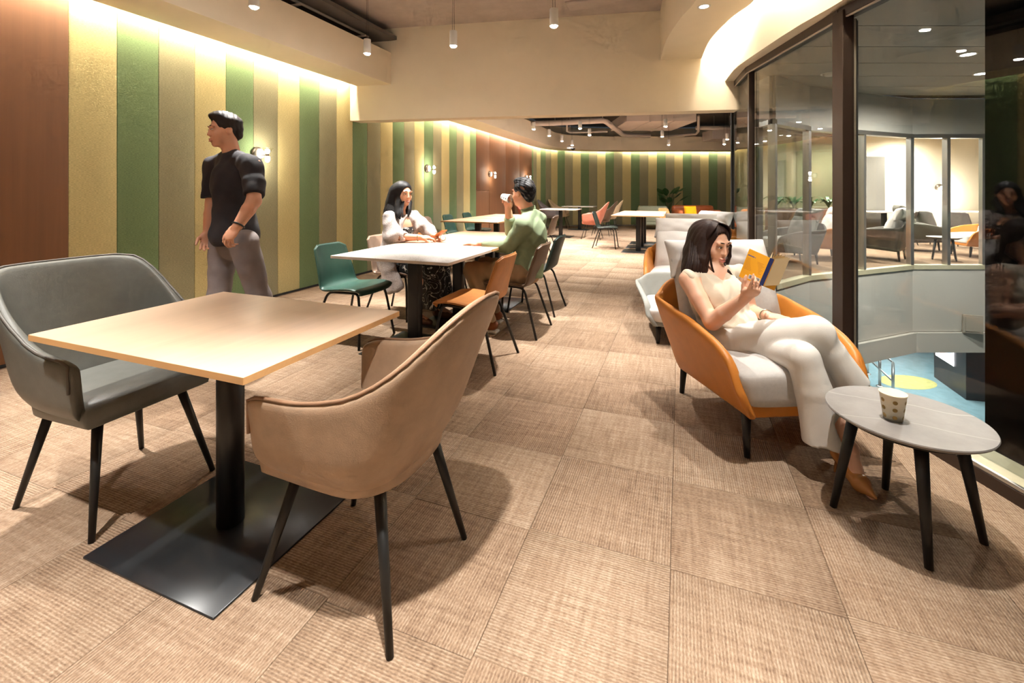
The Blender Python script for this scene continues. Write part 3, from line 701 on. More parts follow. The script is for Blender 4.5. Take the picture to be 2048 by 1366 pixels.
# ================================================================ SHELL SIDE CHAIR
def side_chair(label, leath, loc, rz, group=None):
    t = thing('side_chair', label, 'chair', loc, rz, group)
    # profile in x (front +) / z, from seat front to back top
    prof = catmull([(0.235, 0, 0.425), (0.215, 0, 0.452), (0.10, 0, 0.462), (-0.08, 0, 0.446), (-0.165, 0, 0.452), (-0.212, 0, 0.495), (-0.245, 0, 0.60), (-0.285, 0, 0.72), (-0.312, 0, 0.805)], 5)
    m_ = len(prof); NW = 15
    def halfw(i):
        q = i/(m_-1)
        return 0.225*(0.90+0.10*ss(0, 0.2, q)) if q < 0.5 else 0.225 - 0.038*ss(0.5, 1.0, q)
    def pos(i, j):
        w_ = -1+2*j/(NW-1); q = i/(m_-1); p = prof[i].copy(); hw = halfw(i)
        y = hw*w_
        a = abs(w_)
        p.x += 0.030*a**2.5*ss(0.45, 0.7, q); p.z += 0.012*a**3*(1-ss(0.3, 0.6, q)) * ss(0.05, 0.3, q)
        # rounded corners at the two free ends
        if q > 0.86: p.z -= 0.032*ss(0.72, 1.0, a)*((q-0.86)/0.14); p.x += 0.010*ss(0.72, 1.0, a)*((q-0.86)/0.14)
        if q < 0.14: p.x -= 0.045*a**3*(1-q/0.14)
        return Vector((p.x, y, p.z))
    nrm = []
    G = [[pos(i, j) for j in range(NW)] for i in range(m_)]
    def nv(i, j):
        a = G[min(i+1, m_-1)][j]-G[max(i-1, 0)][j]; b = G[i][min(j+1, NW-1)]-G[i][max(j-1, 0)]; n = a.cross(b); n.normalize(); return n
    def slab(off0, off1, inset):
        b = MB(); v = []
        for off in (off0, off1):
            for i in range(m_):
                for j in range(NW):
                    p = G[i][j] + nv(i, j)*off; p.y *= inset; v.append(p)
        n = m_*NW; f = []
        for i in range(m_-1):
            for j in range(NW-1):
                a = i*NW+j; f += [(a, a+1, a+NW+1, a+NW), (n+a, n+a+NW, n+a+NW+1, n+a+1)]
        for i in range(m_-1):
            a = i*NW; c = i*NW+NW-1; f += [(a, a+NW, n+a+NW, n+a), (c, n+c, n+c+NW, c+NW)]
        for j in range(NW-1):
            a = j; c = (m_-1)*NW+j; f += [(a, n+a, n+a+1, a+1), (c, c+1, n+c+1, n+c)]
        return b.add(v, f, True)
    shell = slab(-0.010, 0.016, 1.0).build('seat_shell', leath, t, sub=1)
    rim = [G[i][0] for i in range(m_)] + [G[m_-1][j] for j in range(1, NW-1)] + [G[i][NW-1] for i in reversed(range(m_))] + [G[0][j] for j in reversed(range(1, NW-1))]
    MB().tube(rim, 0.0045, 6, closed=True).build('piping', leath, shell)
    for sy in (1, -1):
        y0 = 0.165*sy; y1 = 0.235*sy
        path = [Vector((0.225, y1, 0.0)), Vector((0.185, y0+0.018*sy, 0.33))] + bez((0.175, y0+0.012*sy, 0.375), (0.165, y0, 0.425), (0.15, y0, 0.432), (0.10, y0, 0.430), 6) + bez((-0.06, y0, 0.425), (-0.12, y0, 0.424), (-0.145, y0, 0.42), (-0.165, y0+0.008*sy, 0.375), 6) + [Vector((-0.285, y1, 0.0))]
        MB().tube(path, 0.0105, 8).build('leg_frame', 'leg_black', t)
    for x in (0.10, -0.06): MB().rod((x, -0.17, 0.428), (x, 0.17, 0.428), 0.009, n=8).build('cross_bar', 'leg_black', t)
    return t
grc = side_chair('bottle green leather chair at the near left of the white table', 'leather_green', (-2.62, 3.16, 0), 0.0)
SC = [((-2.70, 3.95), 0, 'taupe chair the woman in the cardigan sits on', 'leather_taupe'),
      ((-2.66, 4.72), 0, 'tan chair partly hidden behind the woman in the cardigan', 'leather_tan'),
      ((-1.478, 3.09), math.pi, 'orange tan chair with its back to the aisle by the white table', 'leather_tan'),
      ((-1.430, 3.885), math.pi, 'dark brown chair the man in the green shirt sits on', 'leather_brown'),
      ((-1.470, 4.62), math.pi, 'very dark green chair behind the man in the green shirt', 'leather_darkgreen'),
      ((-4.02, 7.02), 0, 'taupe chair at the wall side of the far left tables', 'leather_taupe'),
      ((-4.02, 7.85), 0, 'green chair next to the taupe chair at the far left tables', 'leather_green'),
      ((-4.02, 8.70), 0, 'green chair nearest the brown wall at the far left tables', 'leather_green'),
      ((-2.48, 8.20), math.pi, 'brown chair peeking out behind the shoulder of the man in green', 'leather_brown'),
      ((-1.55, 10.2), 0, 'dark green chair standing alone in the aisle by the pinkish tables', 'leather_darkgreen')]
for (x, y), rz, lb_, mm in SC: dup(grc, (x, y, 0), rz, lb_, mats={'leather_green': mm})
# ================================================================ LOUNGE CHAIRS
def pillow(name, m, parent, sx, sy, sz, loc, rot, puff=0.55, n=14, sag=0.0, seed=0, seam=True):
    """soft cushion: sx thickness, sy width, sz height; pinched edges"""
    rnd = random.Random(seed); ph = [rnd.uniform(0, 6.28) for _ in range(6)]
    M = Matrix.Translation(loc) @ rot; b = MB()
    def surf(side):
        def fn(u, v):
            a = -1+2*u; c = -1+2*v
            e = (1-abs(a)**3.0)*(1-abs(c)**2.4); t = max(e, 0)**puff
            pull = 1 - 0.05*(1-abs(a)**2) * (abs(c)**6) - 0.03*0
            y = a*sy/2*(1-0.045*(1-abs(c)**2)*abs(a)**8); z = c*sz/2*(1-0.06*(1-abs(a)**2)*abs(c)**8)
            wr = 0.009*math.sin(7*a+ph[0]+3*c)*math.sin(5*c+ph[1]) + 0.006*(0.5-abs(math.sin(5*a+ph[2]-4*c)))
            x = side*(0.010 + (sx/2)*t) + wr*t*side
            x -= sag*(1-c)*0.5*side*0
            return M @ Vector((x, y, z))
        return fn
    nu, nv_ = n*2, n
    v = []; f = []
    for side in (1, -1):
        fn = surf(side); base = len(v)
        for j in range(nv_):
            for i in range(nu): v.append(fn(i/(nu-1), j/(nv_-1)))
        for j in range(nv_-1):
            for i in range(nu-1):
                q = (base+j*nu+i, base+j*nu+i+1, base+(j+1)*nu+i+1, base+(j+1)*nu+i); f.append(q if side > 0 else q[::-1])
    n0 = nu*nv_
    rim = [i for i in range(nu)] + [j*nu+nu-1 for j in range(1, nv_)] + [(nv_-1)*nu+i for i in reversed(range(nu-1))] + [j*nu for j in reversed(range(1, nv_-1))]
    for k in range(len(rim)):
        a, c = rim[k], rim[(k+1) % len(rim)]; f.append((a, n0+a, n0+c, c))
    b.add(v, f, True); o = b.build(name, m, parent, sub=1)
    return o
def lounge_chair(label, leath, loc, rz, cush='cushion_linen', group=None, second=True):
    t = thing('lounge_chair', label, 'armchair', loc, rz, group)
    NS = 45; rows = 7; TH = 0.05
    zprof = [(-0.44, 0.60), (-0.30, 0.595), (0.05, 0.565), (0.25, 0.52), (0.345, 0.475), (0.40, 0.40), (0.425, 0.28)]
    def ztop_x(x):
        for (a, za), (b, zb) in zip(zprof, zprof[1:]):
            if a <= x <= b: return za + (zb-za)*(x-a)/(b-a)
        return zprof[0][1] if x < zprof[0][0] else zprof[-1][1]
    def plan_at(s, k):
        a = abs(s); sg = 1 if s >= 0 else -1; Wd = 0.280 + 0.135*k; xf = 0.415; x0 = -0.22; D = 0.13 + 0.10*k
        if a > 0.42:
            q = (a-0.42)/0.58; x = x0 + (xf-x0)*(1-max(0.0, 1-q)**1.15); y = Wd*(1-(0.03+0.16*k)*q**1.3)
        else:
            ang = (a/0.42)*math.pi/2; n = 5.5; x = x0 - D*abs(math.cos(ang))**(2/n); y = Wd*abs(math.sin(ang))**(2/n)
        return x, sg*y
    def outer(s, k):
        xb, yb_ = plan_at(s, 0); xt, yt = plan_at(s, 1)
        zt = ztop_x(xt) + 0.10*(1-ss(0.05, 0.26, abs(s))); zb = 0.165 + 0.05*(xb+0.35)/0.77
        return Vector((xb+(xt-xb)*k, yb_+(yt-yb_)*k, zb+(zt-zb)*k))
    rings = []
    for i in range(NS):
        s = -1+2*i/(NS-1); o_ = [outer(s, k/(rows-1)) for k in range(rows)]
        d = Vector((0, -math.copysign(1, s), 0)) if abs(s) > 0.42 else Vector((0.1-o_[0].x, -o_[0].y, 0)).normalized()
        inn = [p + d*TH for p in o_]
        rings.append(o_ + [o_[-1].lerp(inn[-1], 0.22)+Vector((0, 0, 0.014)), o_[-1].lerp(inn[-1], 0.5)+Vector((0, 0, 0.018)), o_[-1].lerp(inn[-1], 0.78)+Vector((0, 0, 0.012))] + list(reversed(inn)))
    def endring(r): 
        c_ = sum(r, Vector())/len(r); return [Vector((p.x+0.018, c_.y+(p.y-c_.y)*0.5, c_.z+(p.z-c_.z)*0.94)) for p in r]
    rings = [endring(rings[0])] + rings + [endring(rings[-1])]
    m_ = len(rings[0]); nr = len(rings)
    b = MB().add([p for r in rings for p in r], [(i*m_+j, i*m_+(j+1) % m_, (i+1)*m_+(j+1) % m_, (i+1)*m_+j) for i in range(nr-1) for j in range(m_)] + [tuple(range(m_)), tuple((nr-1)*m_+j for j in reversed(range(m_)))], True)
    b.build('shell', leath, t, sub=1)
    # seat deck with its front rail
    dk = MB(); pts_ = [outer(-1+2*i/(NS-1), 0.03) for i in range(NS)]
    top = [Vector((p.x, p.y*0.96, p.z+0.075)) for p in pts_]; n = len(pts_)
    bot = [Vector((p.x, p.y*0.98, p.z)) for p in pts_]
    dk.add(bot+top, [(i, (i+1) % n, n+(i+1) % n, n+i) for i in range(n)] + [tuple(reversed(range(n))), tuple(range(n, 2*n))], False)
    dk.build('seat_deck', leath, t, bevel=0.012, seg=3)
    for x, y in ((0.345, 0.235), (0.345, -0.235), (-0.345, 0.235), (-0.345, -0.235)):
        MB().rod((x*0.94, y*0.97, 0.20), (x, y, 0.0), 0.023, 0.014, 14).build('leg', 'leg_black', t)
    sc_ = MB(); R0 = Matrix.Identity(4)
    # seat cushion: deep rounded block with a crowned top
    def seat():
        bm = bmesh.new(); bmesh.ops.create_cube(bm, size=1.0)
        bmesh.ops.subdivide_edges(bm, edges=bm.edges, cuts=7, use_grid_fill=True)
        for v in bm.verts:
            x, y, z = v.co*2
            def sup(a, c): return a*(1-0.08*abs(c)**4)
            X = x*0.375*(1-0.035*abs(z)**4); Y = y*0.300*(1-0.03*abs(z)**4)*(1+0.05*z); Z = z*0.095
            if z > 0: Z += 0.030*(1-x*x)*(1-y*y)
            Z *= (1-0.10*abs(x)**6)*(1-0.10*abs(y)**6)
            v.co = (X+0.055, Y, Z+0.345)
        bb_ = MB().add([v.co.copy() for v in bm.verts], [[v.index for v in f.verts] for f in bm.faces], True); bm.free(); return bb_
    seat().build('seat_cushion', cush, t, sub=1)
    tilt = Matrix.Rotation(math.radians(-20), 4, 'Y')
    pillow('back_cushion', cush, t, 0.23, 0.64, 0.50, Vector((-0.240, 0, 0.62)), tilt, 0.62, n=16, seed=1)
    pillow('head_pillow', 'cushion_white', t, 0.20, 0.67, 0.25, Vector((-0.340, 0, 0.845)), Matrix.Rotation(math.radians(-26), 4, 'Y'), 0.62, n=12, seed=2)
    return t
LR = math.atan2(-0.907, 0.42)
lc1 = lounge_chair('orange leather lounge chair with grey cushions in which the reading woman sits', 'leather_orange', (0.366, 2.815, 0), LR)
lc2 = dup(lc1, (0.03, 4.22, 0), math.radians(-84), "low grey ottoman seat directly behind the reading woman's chair", mats={'leather_orange': 'lounge_grey', 'cushion_linen': 'cushion_white'})
lc2.scale = (0.74, 1, 0.70); lc2.name = 'ottoman'; lc2['category'] = 'ottoman'
for ch in list(lc2.children):
    if ch.name.split('.')[0] in ('back_cushion', 'head_pillow'): bpy.data.objects.remove(ch, do_unlink=True)
dup(lc1, (0.02, 5.10, 0), math.radians(-95), 'orange lounge chair with white cushions behind the grey ottoman', mats={'cushion_linen': 'cushion_white'})
dup(lc1, (0.10, 6.25, 0), math.radians(-94), 'lounge chair with white cushions next behind the second orange chair, mostly hidden', mats={'leather_orange': 'lounge_grey', 'cushion_linen': 'cushion_white'})
dup(lc1, (0.22, 7.35, 0), math.radians(-140), 'lounge chair with a steep white pillow, farthest along the window', mats={'cushion_linen': 'cushion_white'})
# ================================================================ ROUND SIDE TABLE + CUP
def round_table(label, top, loc, r=0.25, hgt=0.42, group=None, legs=4, rr=0.225, rot=0.0):
    t = thing('side_table', label, 'table', loc, rot, group)
    MB().lathe([(0, hgt-0.016), (r-0.012, hgt-0.016), (r-0.003, hgt-0.010), (r, hgt-0.004), (r-0.002, hgt), (0, hgt)], n=56, smooth=False).build('tabletop', top, t)
    MB().lathe([(0, hgt-0.036), (r-0.045, hgt-0.036), (r-0.028, hgt-0.016), (0, hgt-0.016)], n=48, smooth=False).build('under_disc', 'leg_black', t)
    for k in range(legs):
        a = 2*math.pi*k/legs
        MB().rod((r*0.62*math.cos(a), r*0.62*math.sin(a), hgt-0.03), (rr*math.cos(a), rr*math.sin(a), 0), 0.0215, 0.0125, 14).build('leg', 'leg_black', t)
    return t
rt = round_table('round grey stone side table with black legs in the near right corner', 'stone_top', (0.80, 2.132, 0), rot=-0.08)
mat('paper_cup', lin(240, 228, 200), 0.7); mat('cup_white', lin(244, 240, 236), 0.7); mat('dot_gold', lin(150, 122, 62), 0.6); mat('dot_grey', lin(150, 152, 154), 0.6); mat('cup_ring', lin(96, 84, 80), 0.7)
def paper_cup(label, m, dm, M, h_=0.095, r0=0.029, r1=0.041, rows=3, per=6, dr=0.0075):
    o = thing('paper_cup', label, 'cup'); o.matrix_world = M
    MB().lathe([(0, 0.004), (r0-0.001, 0.004), (r0, 0.0), (r1, h_), (r1+0.002, h_+0.001), (r1+0.002, h_+0.004), (r1-0.001, h_+0.004), (r0-0.001, 0.007), (0, 0.007)], n=36).build('cup_body', m, o); body = o.children[0]
    for j in range(rows):
        z = h_*(0.17+0.30*j); r = r0+(r1-r0)*z/h_+0.0004; b = MB()
        for k in range(per):
            a = 2*math.pi*(k+0.0)/per + 0.35
            v = []
            for q in range(14):
                t_ = 2*math.pi*q/14; aa = a + dr*math.cos(t_)/r; zz = z + dr*math.sin(t_); rr = r0+(r1-r0)*zz/h_+0.0005; v.append((rr*math.cos(aa), rr*math.sin(aa), zz))
            b.add(v, [tuple(range(14))], True)
        b.build('printed_dots', dm, body)
    return o
cp = flo(1786, 838, 0.42)
paper_cup('cream paper cup with gold dots on the grey side table', 'paper_cup', 'dot_gold', Matrix.Translation((cp.x, cp.y, 0.4205)))
# ================================================================ PENDANTS, DOWNLIGHTS, WALL LAMPS
def pendant(label, loc, top, power, grp='cylinder pendant lights', lens='led_lens', size=72):
    t = thing('pendant_light', label, 'lamp', loc, 0, grp)
    lb0 = MB().lathe([(0.030, 0.004), (0.036, 0.0), (0.0385, 0.002), (0.0385, 0.150), (0.036, 0.153), (0, 0.153)], n=24).build('lamp_body', 'white_enamel', t)
    MB().add([(0.033*math.cos(k*math.pi/4), 0.033*math.sin(k*math.pi/4), -0.001) for k in range(8)] + [(0.024*math.cos(k*math.pi/4), 0.024*math.sin(k*math.pi/4), -0.012) for k in range(8)], [tuple(reversed(range(8, 16)))] + [(i, 8+i, 8+(i+1) % 8, (i+1) % 8) for i in range(8)]).build('lens', lens, lb0)
    hgt = top-loc[2]
    for x in (-0.012, 0.012): MB().rod((x, 0, 0.15), (x*0.3, 0, hgt), 0.0016, n=5).build('cable', 'black_trim', t)
    spot('pendant_beam', (0, 0, -0.05), power, size, 1.0, parent=t)
    return t
NP = 440
near_p = [((-3.204, 2.655), 'white pendant cut by the top edge above the walking man'), ((-3.15, 3.98), 'white pendant in front of the left soffit'), ((-2.165, 4.08), 'white pendant hanging left of centre before the cream beam'), ((-1.06, 3.90), 'white pendant nearest the centre under the rough slab')]
for (x, y), lb_ in near_p: pendant(lb_, (x, y, 2.745), 3.63, NP, lens='led_lens_near')
for (x, y, pw_) in ((-3.2, 1.2, NP), (-1.95, 0.20, NP*0.75), (-0.35, 0.60, NP*1.1)):
    pendant('white pendant of the grid over the foreground, above the picture', (x, y, 2.745), 3.63, pw_, lens='led_lens_near')
far_p = [(-2.96, 7.58, 'white pendant cut by the beam over the far left tables'), (-2.96, 9.24, 'second white pendant of the far left line'), (-2.96, 10.46, 'third white pendant of the far left line'), (-2.96, 11.7, 'fourth white pendant of the far left line'), (-2.95, 12.86, 'last white pendant of the far left line, by the security camera'),
         (-2.03, 7.82, 'white pendant cut by the beam in the middle far line'), (-2.0, 9.47, 'white pendant in the middle far line under the long pipe'), (-2.03, 10.68, 'last white pendant of the middle far line'),
         (-0.327, 8.115, 'bright pendant touching the beam on the far right'), (-0.29, 9.79, 'pendant below the duct on the far right'), (-0.42, 11.6, 'pendant lower left of the duct on the far right'), (-0.32, 13.73, 'pendant farthest of the right line'),
         (1.126, 12.81, 'upper pendant beside the black mullion'), (1.16, 14.08, 'lower pendant beside the black mullion')]
for x, y, lb_ in far_p: pendant(lb_, (x, y, 2.6), 3.75, 280, lens='led_lens_far', size=110)
def downlight(label, loc, power, col=WARM, size=72, grp='recessed downlights', r=0.045):
    t = thing('downlight', label, 'lamp', loc, 0, grp)
    MB().lathe([(r-0.006, -0.001), (r+0.012, -0.004), (r+0.014, 0.0), (r-0.006, 0.003)], n=28).build('trim_ring', 'white_enamel', t)
    MB().lathe([(0, -0.0015), (r-0.005, -0.0015)], n=28, smooth=False).build('lens', 'led_lens', t)
    spot('downlight_beam', (0, 0, -0.02), power, size, 1.0, col=col, parent=t)
    return t
dlp = flo(1408, 13, 2.98) if False else pt(1408, 13, 4.17)
downlight('recessed downlight in the curved cream ceiling ring', (dlp.x, dlp.y, 2.979), 215)
for x, y in ((0.36, 3.5), (0.60, 2.02)): downlight('recessed downlight of the ceiling ring, out of the picture', (x, y, 2.979), 215)
mat('lamp_plate', lin(86, 76, 66), 0.35, metal=0.6); mat('lamp_disc', lin(216, 206, 200), 0.35, metal=0.4)
glass_mat('lamp_glass', (0.97, 0.97, 0.95, 1), 0.04, 1.0)
def wall_lamp(label, y, power):
    t = thing('wall_lamp', label, 'lamp', (WX, y, 1.70), 0, 'glass wall lamps')
    MX = Matrix.Rotation(math.pi/2, 4, 'Y')
    MB().lathe([(0, 0), (0.075, 0), (0.078, 0.006), (0.078, 0.022), (0.070, 0.028), (0, 0.028)], M=MX, n=32).build('back_plate', 'lamp_plate', t)
    MB().lathe([(0, 0.03), (0.058, 0.03), (0.058, 0.060), (0.05, 0.066), (0, 0.066)], M=MX, n=32).build('front_disc', 'lamp_disc', t)
    MB().rod((0.06, 0, -0.022), (0.155, 0, -0.022), 0.004, n=8).build('arm', 'lamp_plate', t)
    MB().lathe([(0.0, -0.034), (0.017, -0.034), (0.017, -0.008), (0, -0.008)], c=(0.165, 0, 0), n=20).build('socket', 'lamp_plate', t)
    MB().lathe([(0.018, -0.012), (0.030, 0.012), (0.050, 0.040), (0.066, 0.056), (0.068, 0.060), (0.064, 0.058), (0.048, 0.041), (0.028, 0.014), (0.016, -0.010)], c=(0.165, 0, 0), n=32).build('glass_shade', 'lamp_glass', t)
    MB().lathe([(0, -0.010), (0.016, -0.004), (0.026, 0.016), (0.024, 0.036), (0.012, 0.046), (0, 0.048)], c=(0.165, 0, 0), n=24).build('bulb', 'bulb_glow', t)
    MB().lathe([(0, -0.105), (0.016, -0.100), (0.025, -0.080), (0.026, -0.045), (0.02, -0.036), (0, -0.034)], c=(0.165, 0, 0), n=24).build('bulb', 'bulb_glow', t)
    point('lamp_glow', (0.165, 0, 0.072), power*0.5, (1, 0.9, 0.72), 0.03, t); point('lamp_glow', (0.165, 0, -0.13), power*0.5, (1, 0.9, 0.72), 0.03, t)
    return t
for y, lb_ in ((3.822, 'glass wall lamp beside the walking man'), (7.524, 'glass wall lamp on the striped wall above the woman in the cardigan'), (10.551, 'glass wall lamp on the brown wall'), (13.407, "glass wall lamp on the brown wall behind the man's head")): wall_lamp(lb_, y, 7.0)
# ================================================================ CEILING SERVICES OF THE FAR ZONE
def P3(u, v, z): 
    c = (z-CAMZ)*900.0/(382.0-v); p = pt(u, v, c); return Vector((p.x, p.y, z))
def pipe(label, pts_, r, grp='painted ceiling pipes', m='duct_paint', hang=()):
    t = thing('ceiling_pipe', label, 'pipe', (0, 0, 0), 0, grp)
    MB().tube(pts_, r, 12).build('pipe_run', m, t)
    for k, i in enumerate(hang): MB().rod(pts_[i], (pts_[i][0], pts_[i][1], 3.76), 0.008, n=6).build('hanger_rod', m, t)
    return t
pp = [P3(960, 252, 3.15), P3(1014, 249, 3.15), P3(1110, 246, 3.15), P3(1205, 241, 3.15), P3(1212, 243, 3.15), P3(1245, 269, 3.15), P3(1252, 270.5, 3.15), P3(1300, 271.5, 3.15)]
pipe('long pale pipe crossing the dark ceiling then angling back', pp, 0.075, hang=(1, 2, 3, 5))
pipe('thin pale pipe bent at right angles under the dark ceiling', [P3(1134, 240, 3.3), P3(1134, 262, 3.1), P3(1140, 265, 3.1), P3(1215, 263, 3.1)], 0.03, hang=(2,))
pipe('pale pipe running to the black mullion', [P3(1330, 273, 3.15), P3(1392, 268, 3.15), P3(1397, 262, 3.2), P3(1397, 232, 3.5)], 0.04)
pipe('short pale pipe at the right end of the far ceiling', [P3(1392, 256, 3.3), P3(1475, 256, 3.3)], 0.07)
def duct(label, u0, u1, c0, c1, z0, z1, m='duct_paint', ribs=0):
    a, b, c_, d = pt(u0, 382, c0), pt(u1, 382, c0), None, None
    dv = Vector((FW[0], FW[1], 0))*(c1-c0)
    t = thing('ceiling_duct', label, 'duct', (0, 0, 0), 0, 'ceiling ducts')
    q = [a, b, b+dv, a+dv]
    MB().prism([(p.x, p.y) for p in q], z0, z1).build('duct_body', m, t, bevel=0.01)
    for k in range(ribs):
        f_ = (k+1)/(ribs+1); p0 = a.lerp(b, f_); w_ = Vector((RT[0], RT[1], 0))*0.02; e = Vector((FW[0], FW[1], 0))
        MB().prism([((p0-w_-e*0.02).x, (p0-w_-e*0.02).y), ((p0+w_-e*0.02).x, (p0+w_-e*0.02).y), ((p0+w_+dv+e*0.02).x, (p0+w_+dv+e*0.02).y), ((p0-w_+dv+e*0.02).x, (p0-w_+dv+e*0.02).y)], z0-0.02, z1+0.02).build('flange', m, t)
    for f_ in (0.08, 0.92):
        p0 = a.lerp(b, f_); MB().rod((p0.x, p0.y, z1), (p0.x, p0.y, 3.76), 0.008, n=6).build('hanger_rod', m, t)
    return t
duct('wide pale insulated duct in three lengths across the far ceiling', 1253, 1393, 12.6, 14.6, 3.22, 3.50, ribs=2)
duct('pale duct branch above the wide duct', 1250, 1282, 10.2, 11.6, 3.32, 3.55)
duct('pale ceiling unit beside the black mullion', 1436, 1475, 9.2, 10.2, 3.22, 3.45)
duct('pale fan coil unit behind the diagonal pipe', 1150, 1205, 9.5, 10.8, 3.35, 3.6)
duct('small slotted ceiling unit low by the black mullion', 1425, 1462, 14.8, 15.6, 2.98, 3.3)
duct('pale duct stub left of the thin bent pipe', 1016, 1060, 9.0, 9.8, 3.05, 3.3)
# conduits in the void above the left soffit
for k, (y, zt) in enumerate(((2.9, 3.36), (4.1, 3.40), (4.9, 3.33))):
    MB()
pv = thing('ceiling_pipe', 'grey conduits running in the open void above the left soffit', 'pipe', (0, 0, 0), 0, 'painted ceiling pipes')
MB().tube([(-4.30, -1, 3.40), (-4.30, 5.2, 3.40)], 0.03, 8).build('pipe_run', 'duct_paint', pv)
MB().tube([(-4.10, -1, 3.43), (-4.10, 5.2, 3.43)], 0.018, 8).build('pipe_run', 'duct_paint', pv)
for y in (2.7, 3.9, 5.0): MB().box((-4.45, y-0.02, 3.36), (-3.98, y+0.02, 3.375)).build('support_strut', 'duct_paint', pv)
# security camera and small twin spot
sc3 = pt(1146, 303, 14.9)
t = thing('security_camera', 'small dark dome camera under the far soffit', 'camera', (sc3.x, sc3.y, 2.715))
MB().lathe([(0, 0), (0.085, 0), (0.085, -0.03), (0, -0.03)], n=24).build('camera_base', 'white_enamel', t)
MB().lathe([(0.07, -0.03), (0.066, -0.06), (0.045, -0.09), (0, -0.10)], n=24).build('camera_dome', 'black_trim', t)
el = pt(1140, 296, 14.6)
t = thing('ceiling_spot', 'bright spotlight on the fascia beside the dome camera', 'lamp', (el.x, el.y, el.z))
MB().lathe([(0, 0), (0.10, 0), (0.10, 0.05), (0.05, 0.08), (0, 0.08)], n=24).build('lamp_body', 'white_enamel', t)
MB().lathe([(0, -0.002), (0.09, -0.002)], n=24, smooth=False).build('lens', 'led_lens', t)
# ================================================================ FAR LOUNGE: SOFAS, TABLES, PLANT
def sofa(label, m, loc, rz, w_=1.4, d_=0.8, hb=0.75, seat=0.42):
    t = thing('sofa', label, 'sofa', loc, rz)
    rbox((-d_/2, -w_/2, 0.14), (d_/2, w_/2, 0.32), 0.05).build('seat_base', m, t)
    rbox((-d_/2, -w_/2, 0.16), (-d_/2+0.2, w_/2, hb), 0.09).build('backrest', m, t)
    for s in (1, -1): rbox((-d_/2+0.05, s*(w_/2-0.09)-0.09, 0.16), (d_/2, s*(w_/2-0.09)+0.09, hb-0.14), 0.08).build('armrest', m, t)
    rbox((-d_/2+0.18, -w_/2+0.18, 0.30), (d_/2+0.02, w_/2-0.18, seat), 0.05).build('seat_cushion', m, t)
    for x in (-d_/2+0.1, d_/2-0.1):
        for y in (-w_/2+0.12, w_/2-0.12): MB().rod((x, y, 0.16), (x, y, 0), 0.02, 0.014, 10).build('leg', 'leg_black', t)
    return t
a = pt(1303, 382, 15.1); sofa('sage green sofa with its back turned, by the plant', 'sofa_sage', (a.x, a.y, 0), math.radians(100), 0.95, 0.8, 0.78)
def tufted(label, loc, rz, s_=0.42):
    t = thing('cushion', label, 'cushion', loc, 0)
    M = Matrix.Rotation(rz, 4, 'Z') @ Matrix.Rotation(math.radians(-14), 4, 'Y')
    pillow('cover', 'cushion_yellow', t, 0.15, s_, s_, Vector((0, 0, 0)), M, 0.45, n=9, seed=5)
    MB().lathe([(0, 0.085), (0.014, 0.083), (0.018, 0.075)], n=12, M=M @ Matrix.Rotation(math.pi/2, 4, 'Y')).build('button', 'cushion_yellow', t)
    return t
b = pt(1287, 417, 15.4); tufted('mustard cushion peeping over the sage green sofa', (b.x, b.y, b.z-0.08), math.radians(-100), 0.36)
a = pt(1392, 382, 14.6); sofa('tan leather sofa against the far striped wall', 'sofa_tan', (a.x, a.y, 0), math.radians(-72), 1.35, 0.85, 0.80)
b = pt(1381, 424, 14.15); tufted('mustard tufted cushion upright on the tan sofa', (b.x, b.y, b.z), math.radians(-66), 0.40)
a = pt(1420, 382, 9.6)
round_table('low round wood table with black legs before the tan sofa', 'pale_wood_top', (a.x, a.y, 0), 0.34, 0.70, rr=0.28)
a = pt(1382, 382, 11.5)
round_table('second low round table left of the black legged wood table', 'pale_wood_top', (a.x, a.y, 0), 0.30, 0.58, rr=0.24)
a = pt(1343, 382, 11.9)
dup(grc, (a.x, a.y, 0), math.radians(-40), 'tan chair back beside the low tables in the far lounge', mats={'leather_green': 'leather_tan'})
mat('leaf_green', lin(52, 92, 48), 0.5, nscale=8, namt=0.2); mat('stem_green', lin(70, 98, 52), 0.6); mat('plant_pot', lin(60, 58, 56), 0.6)
def plant(label, loc, leaves, pot_r=0.2, pot_h=0.35):
    t = thing('potted_plant', label, 'plant', loc)
    MB().lathe([(0, 0), (pot_r*0.8, 0), (pot_r, pot_h), (pot_r-0.02, pot_h), (pot_r-0.03, pot_h-0.03), (0, pot_h-0.03)], n=24).build('pot', 'plant_pot', t)
    for az, lean, hh, L, Wd in leaves:
        ca, sa = math.cos(az), math.sin(az); base = Vector((0.03*ca, 0.03*sa, pot_h-0.04)); tip = Vector((lean*ca, lean*sa, hh))
        st = bez(base, base+Vector((0, 0, (hh-pot_h)*0.5)), tip-Vector((lean*0.3*ca, lean*0.3*sa, 0.15)), tip, 8)
        MB().tube(st, [0.012-0.0008*i for i in range(9)], 6).build('stem', 'stem_green', t)
        d = (Vector((ca, sa, 0))*(0.35+lean) + Vector((0, 0, 0.8))).normalized(); side = Vector((-sa, ca, 0)); nrm = side.cross(d)
        b_ = MB()
        def lf_(u, v, tip=tip, d=d, side=side, nrm=nrm):
            q = v; w_ = Wd*math.sin(math.pi*min(1, q**0.8*0.98+0.01))**0.8*(1-0.15*q)
            x = -1+2*u; return tip + d*(q*L) + side*(x*w_) + nrm*(abs(x)*w_*0.35) - Vector((0, 0, 1))*(q*q*L*0.35)
        b_.grid(lf_, 7, 10); b_.build('leaf', 'leaf_green', t)
    return t
a = pt(1336, 382, 16.0); rp_ = random.Random(3)
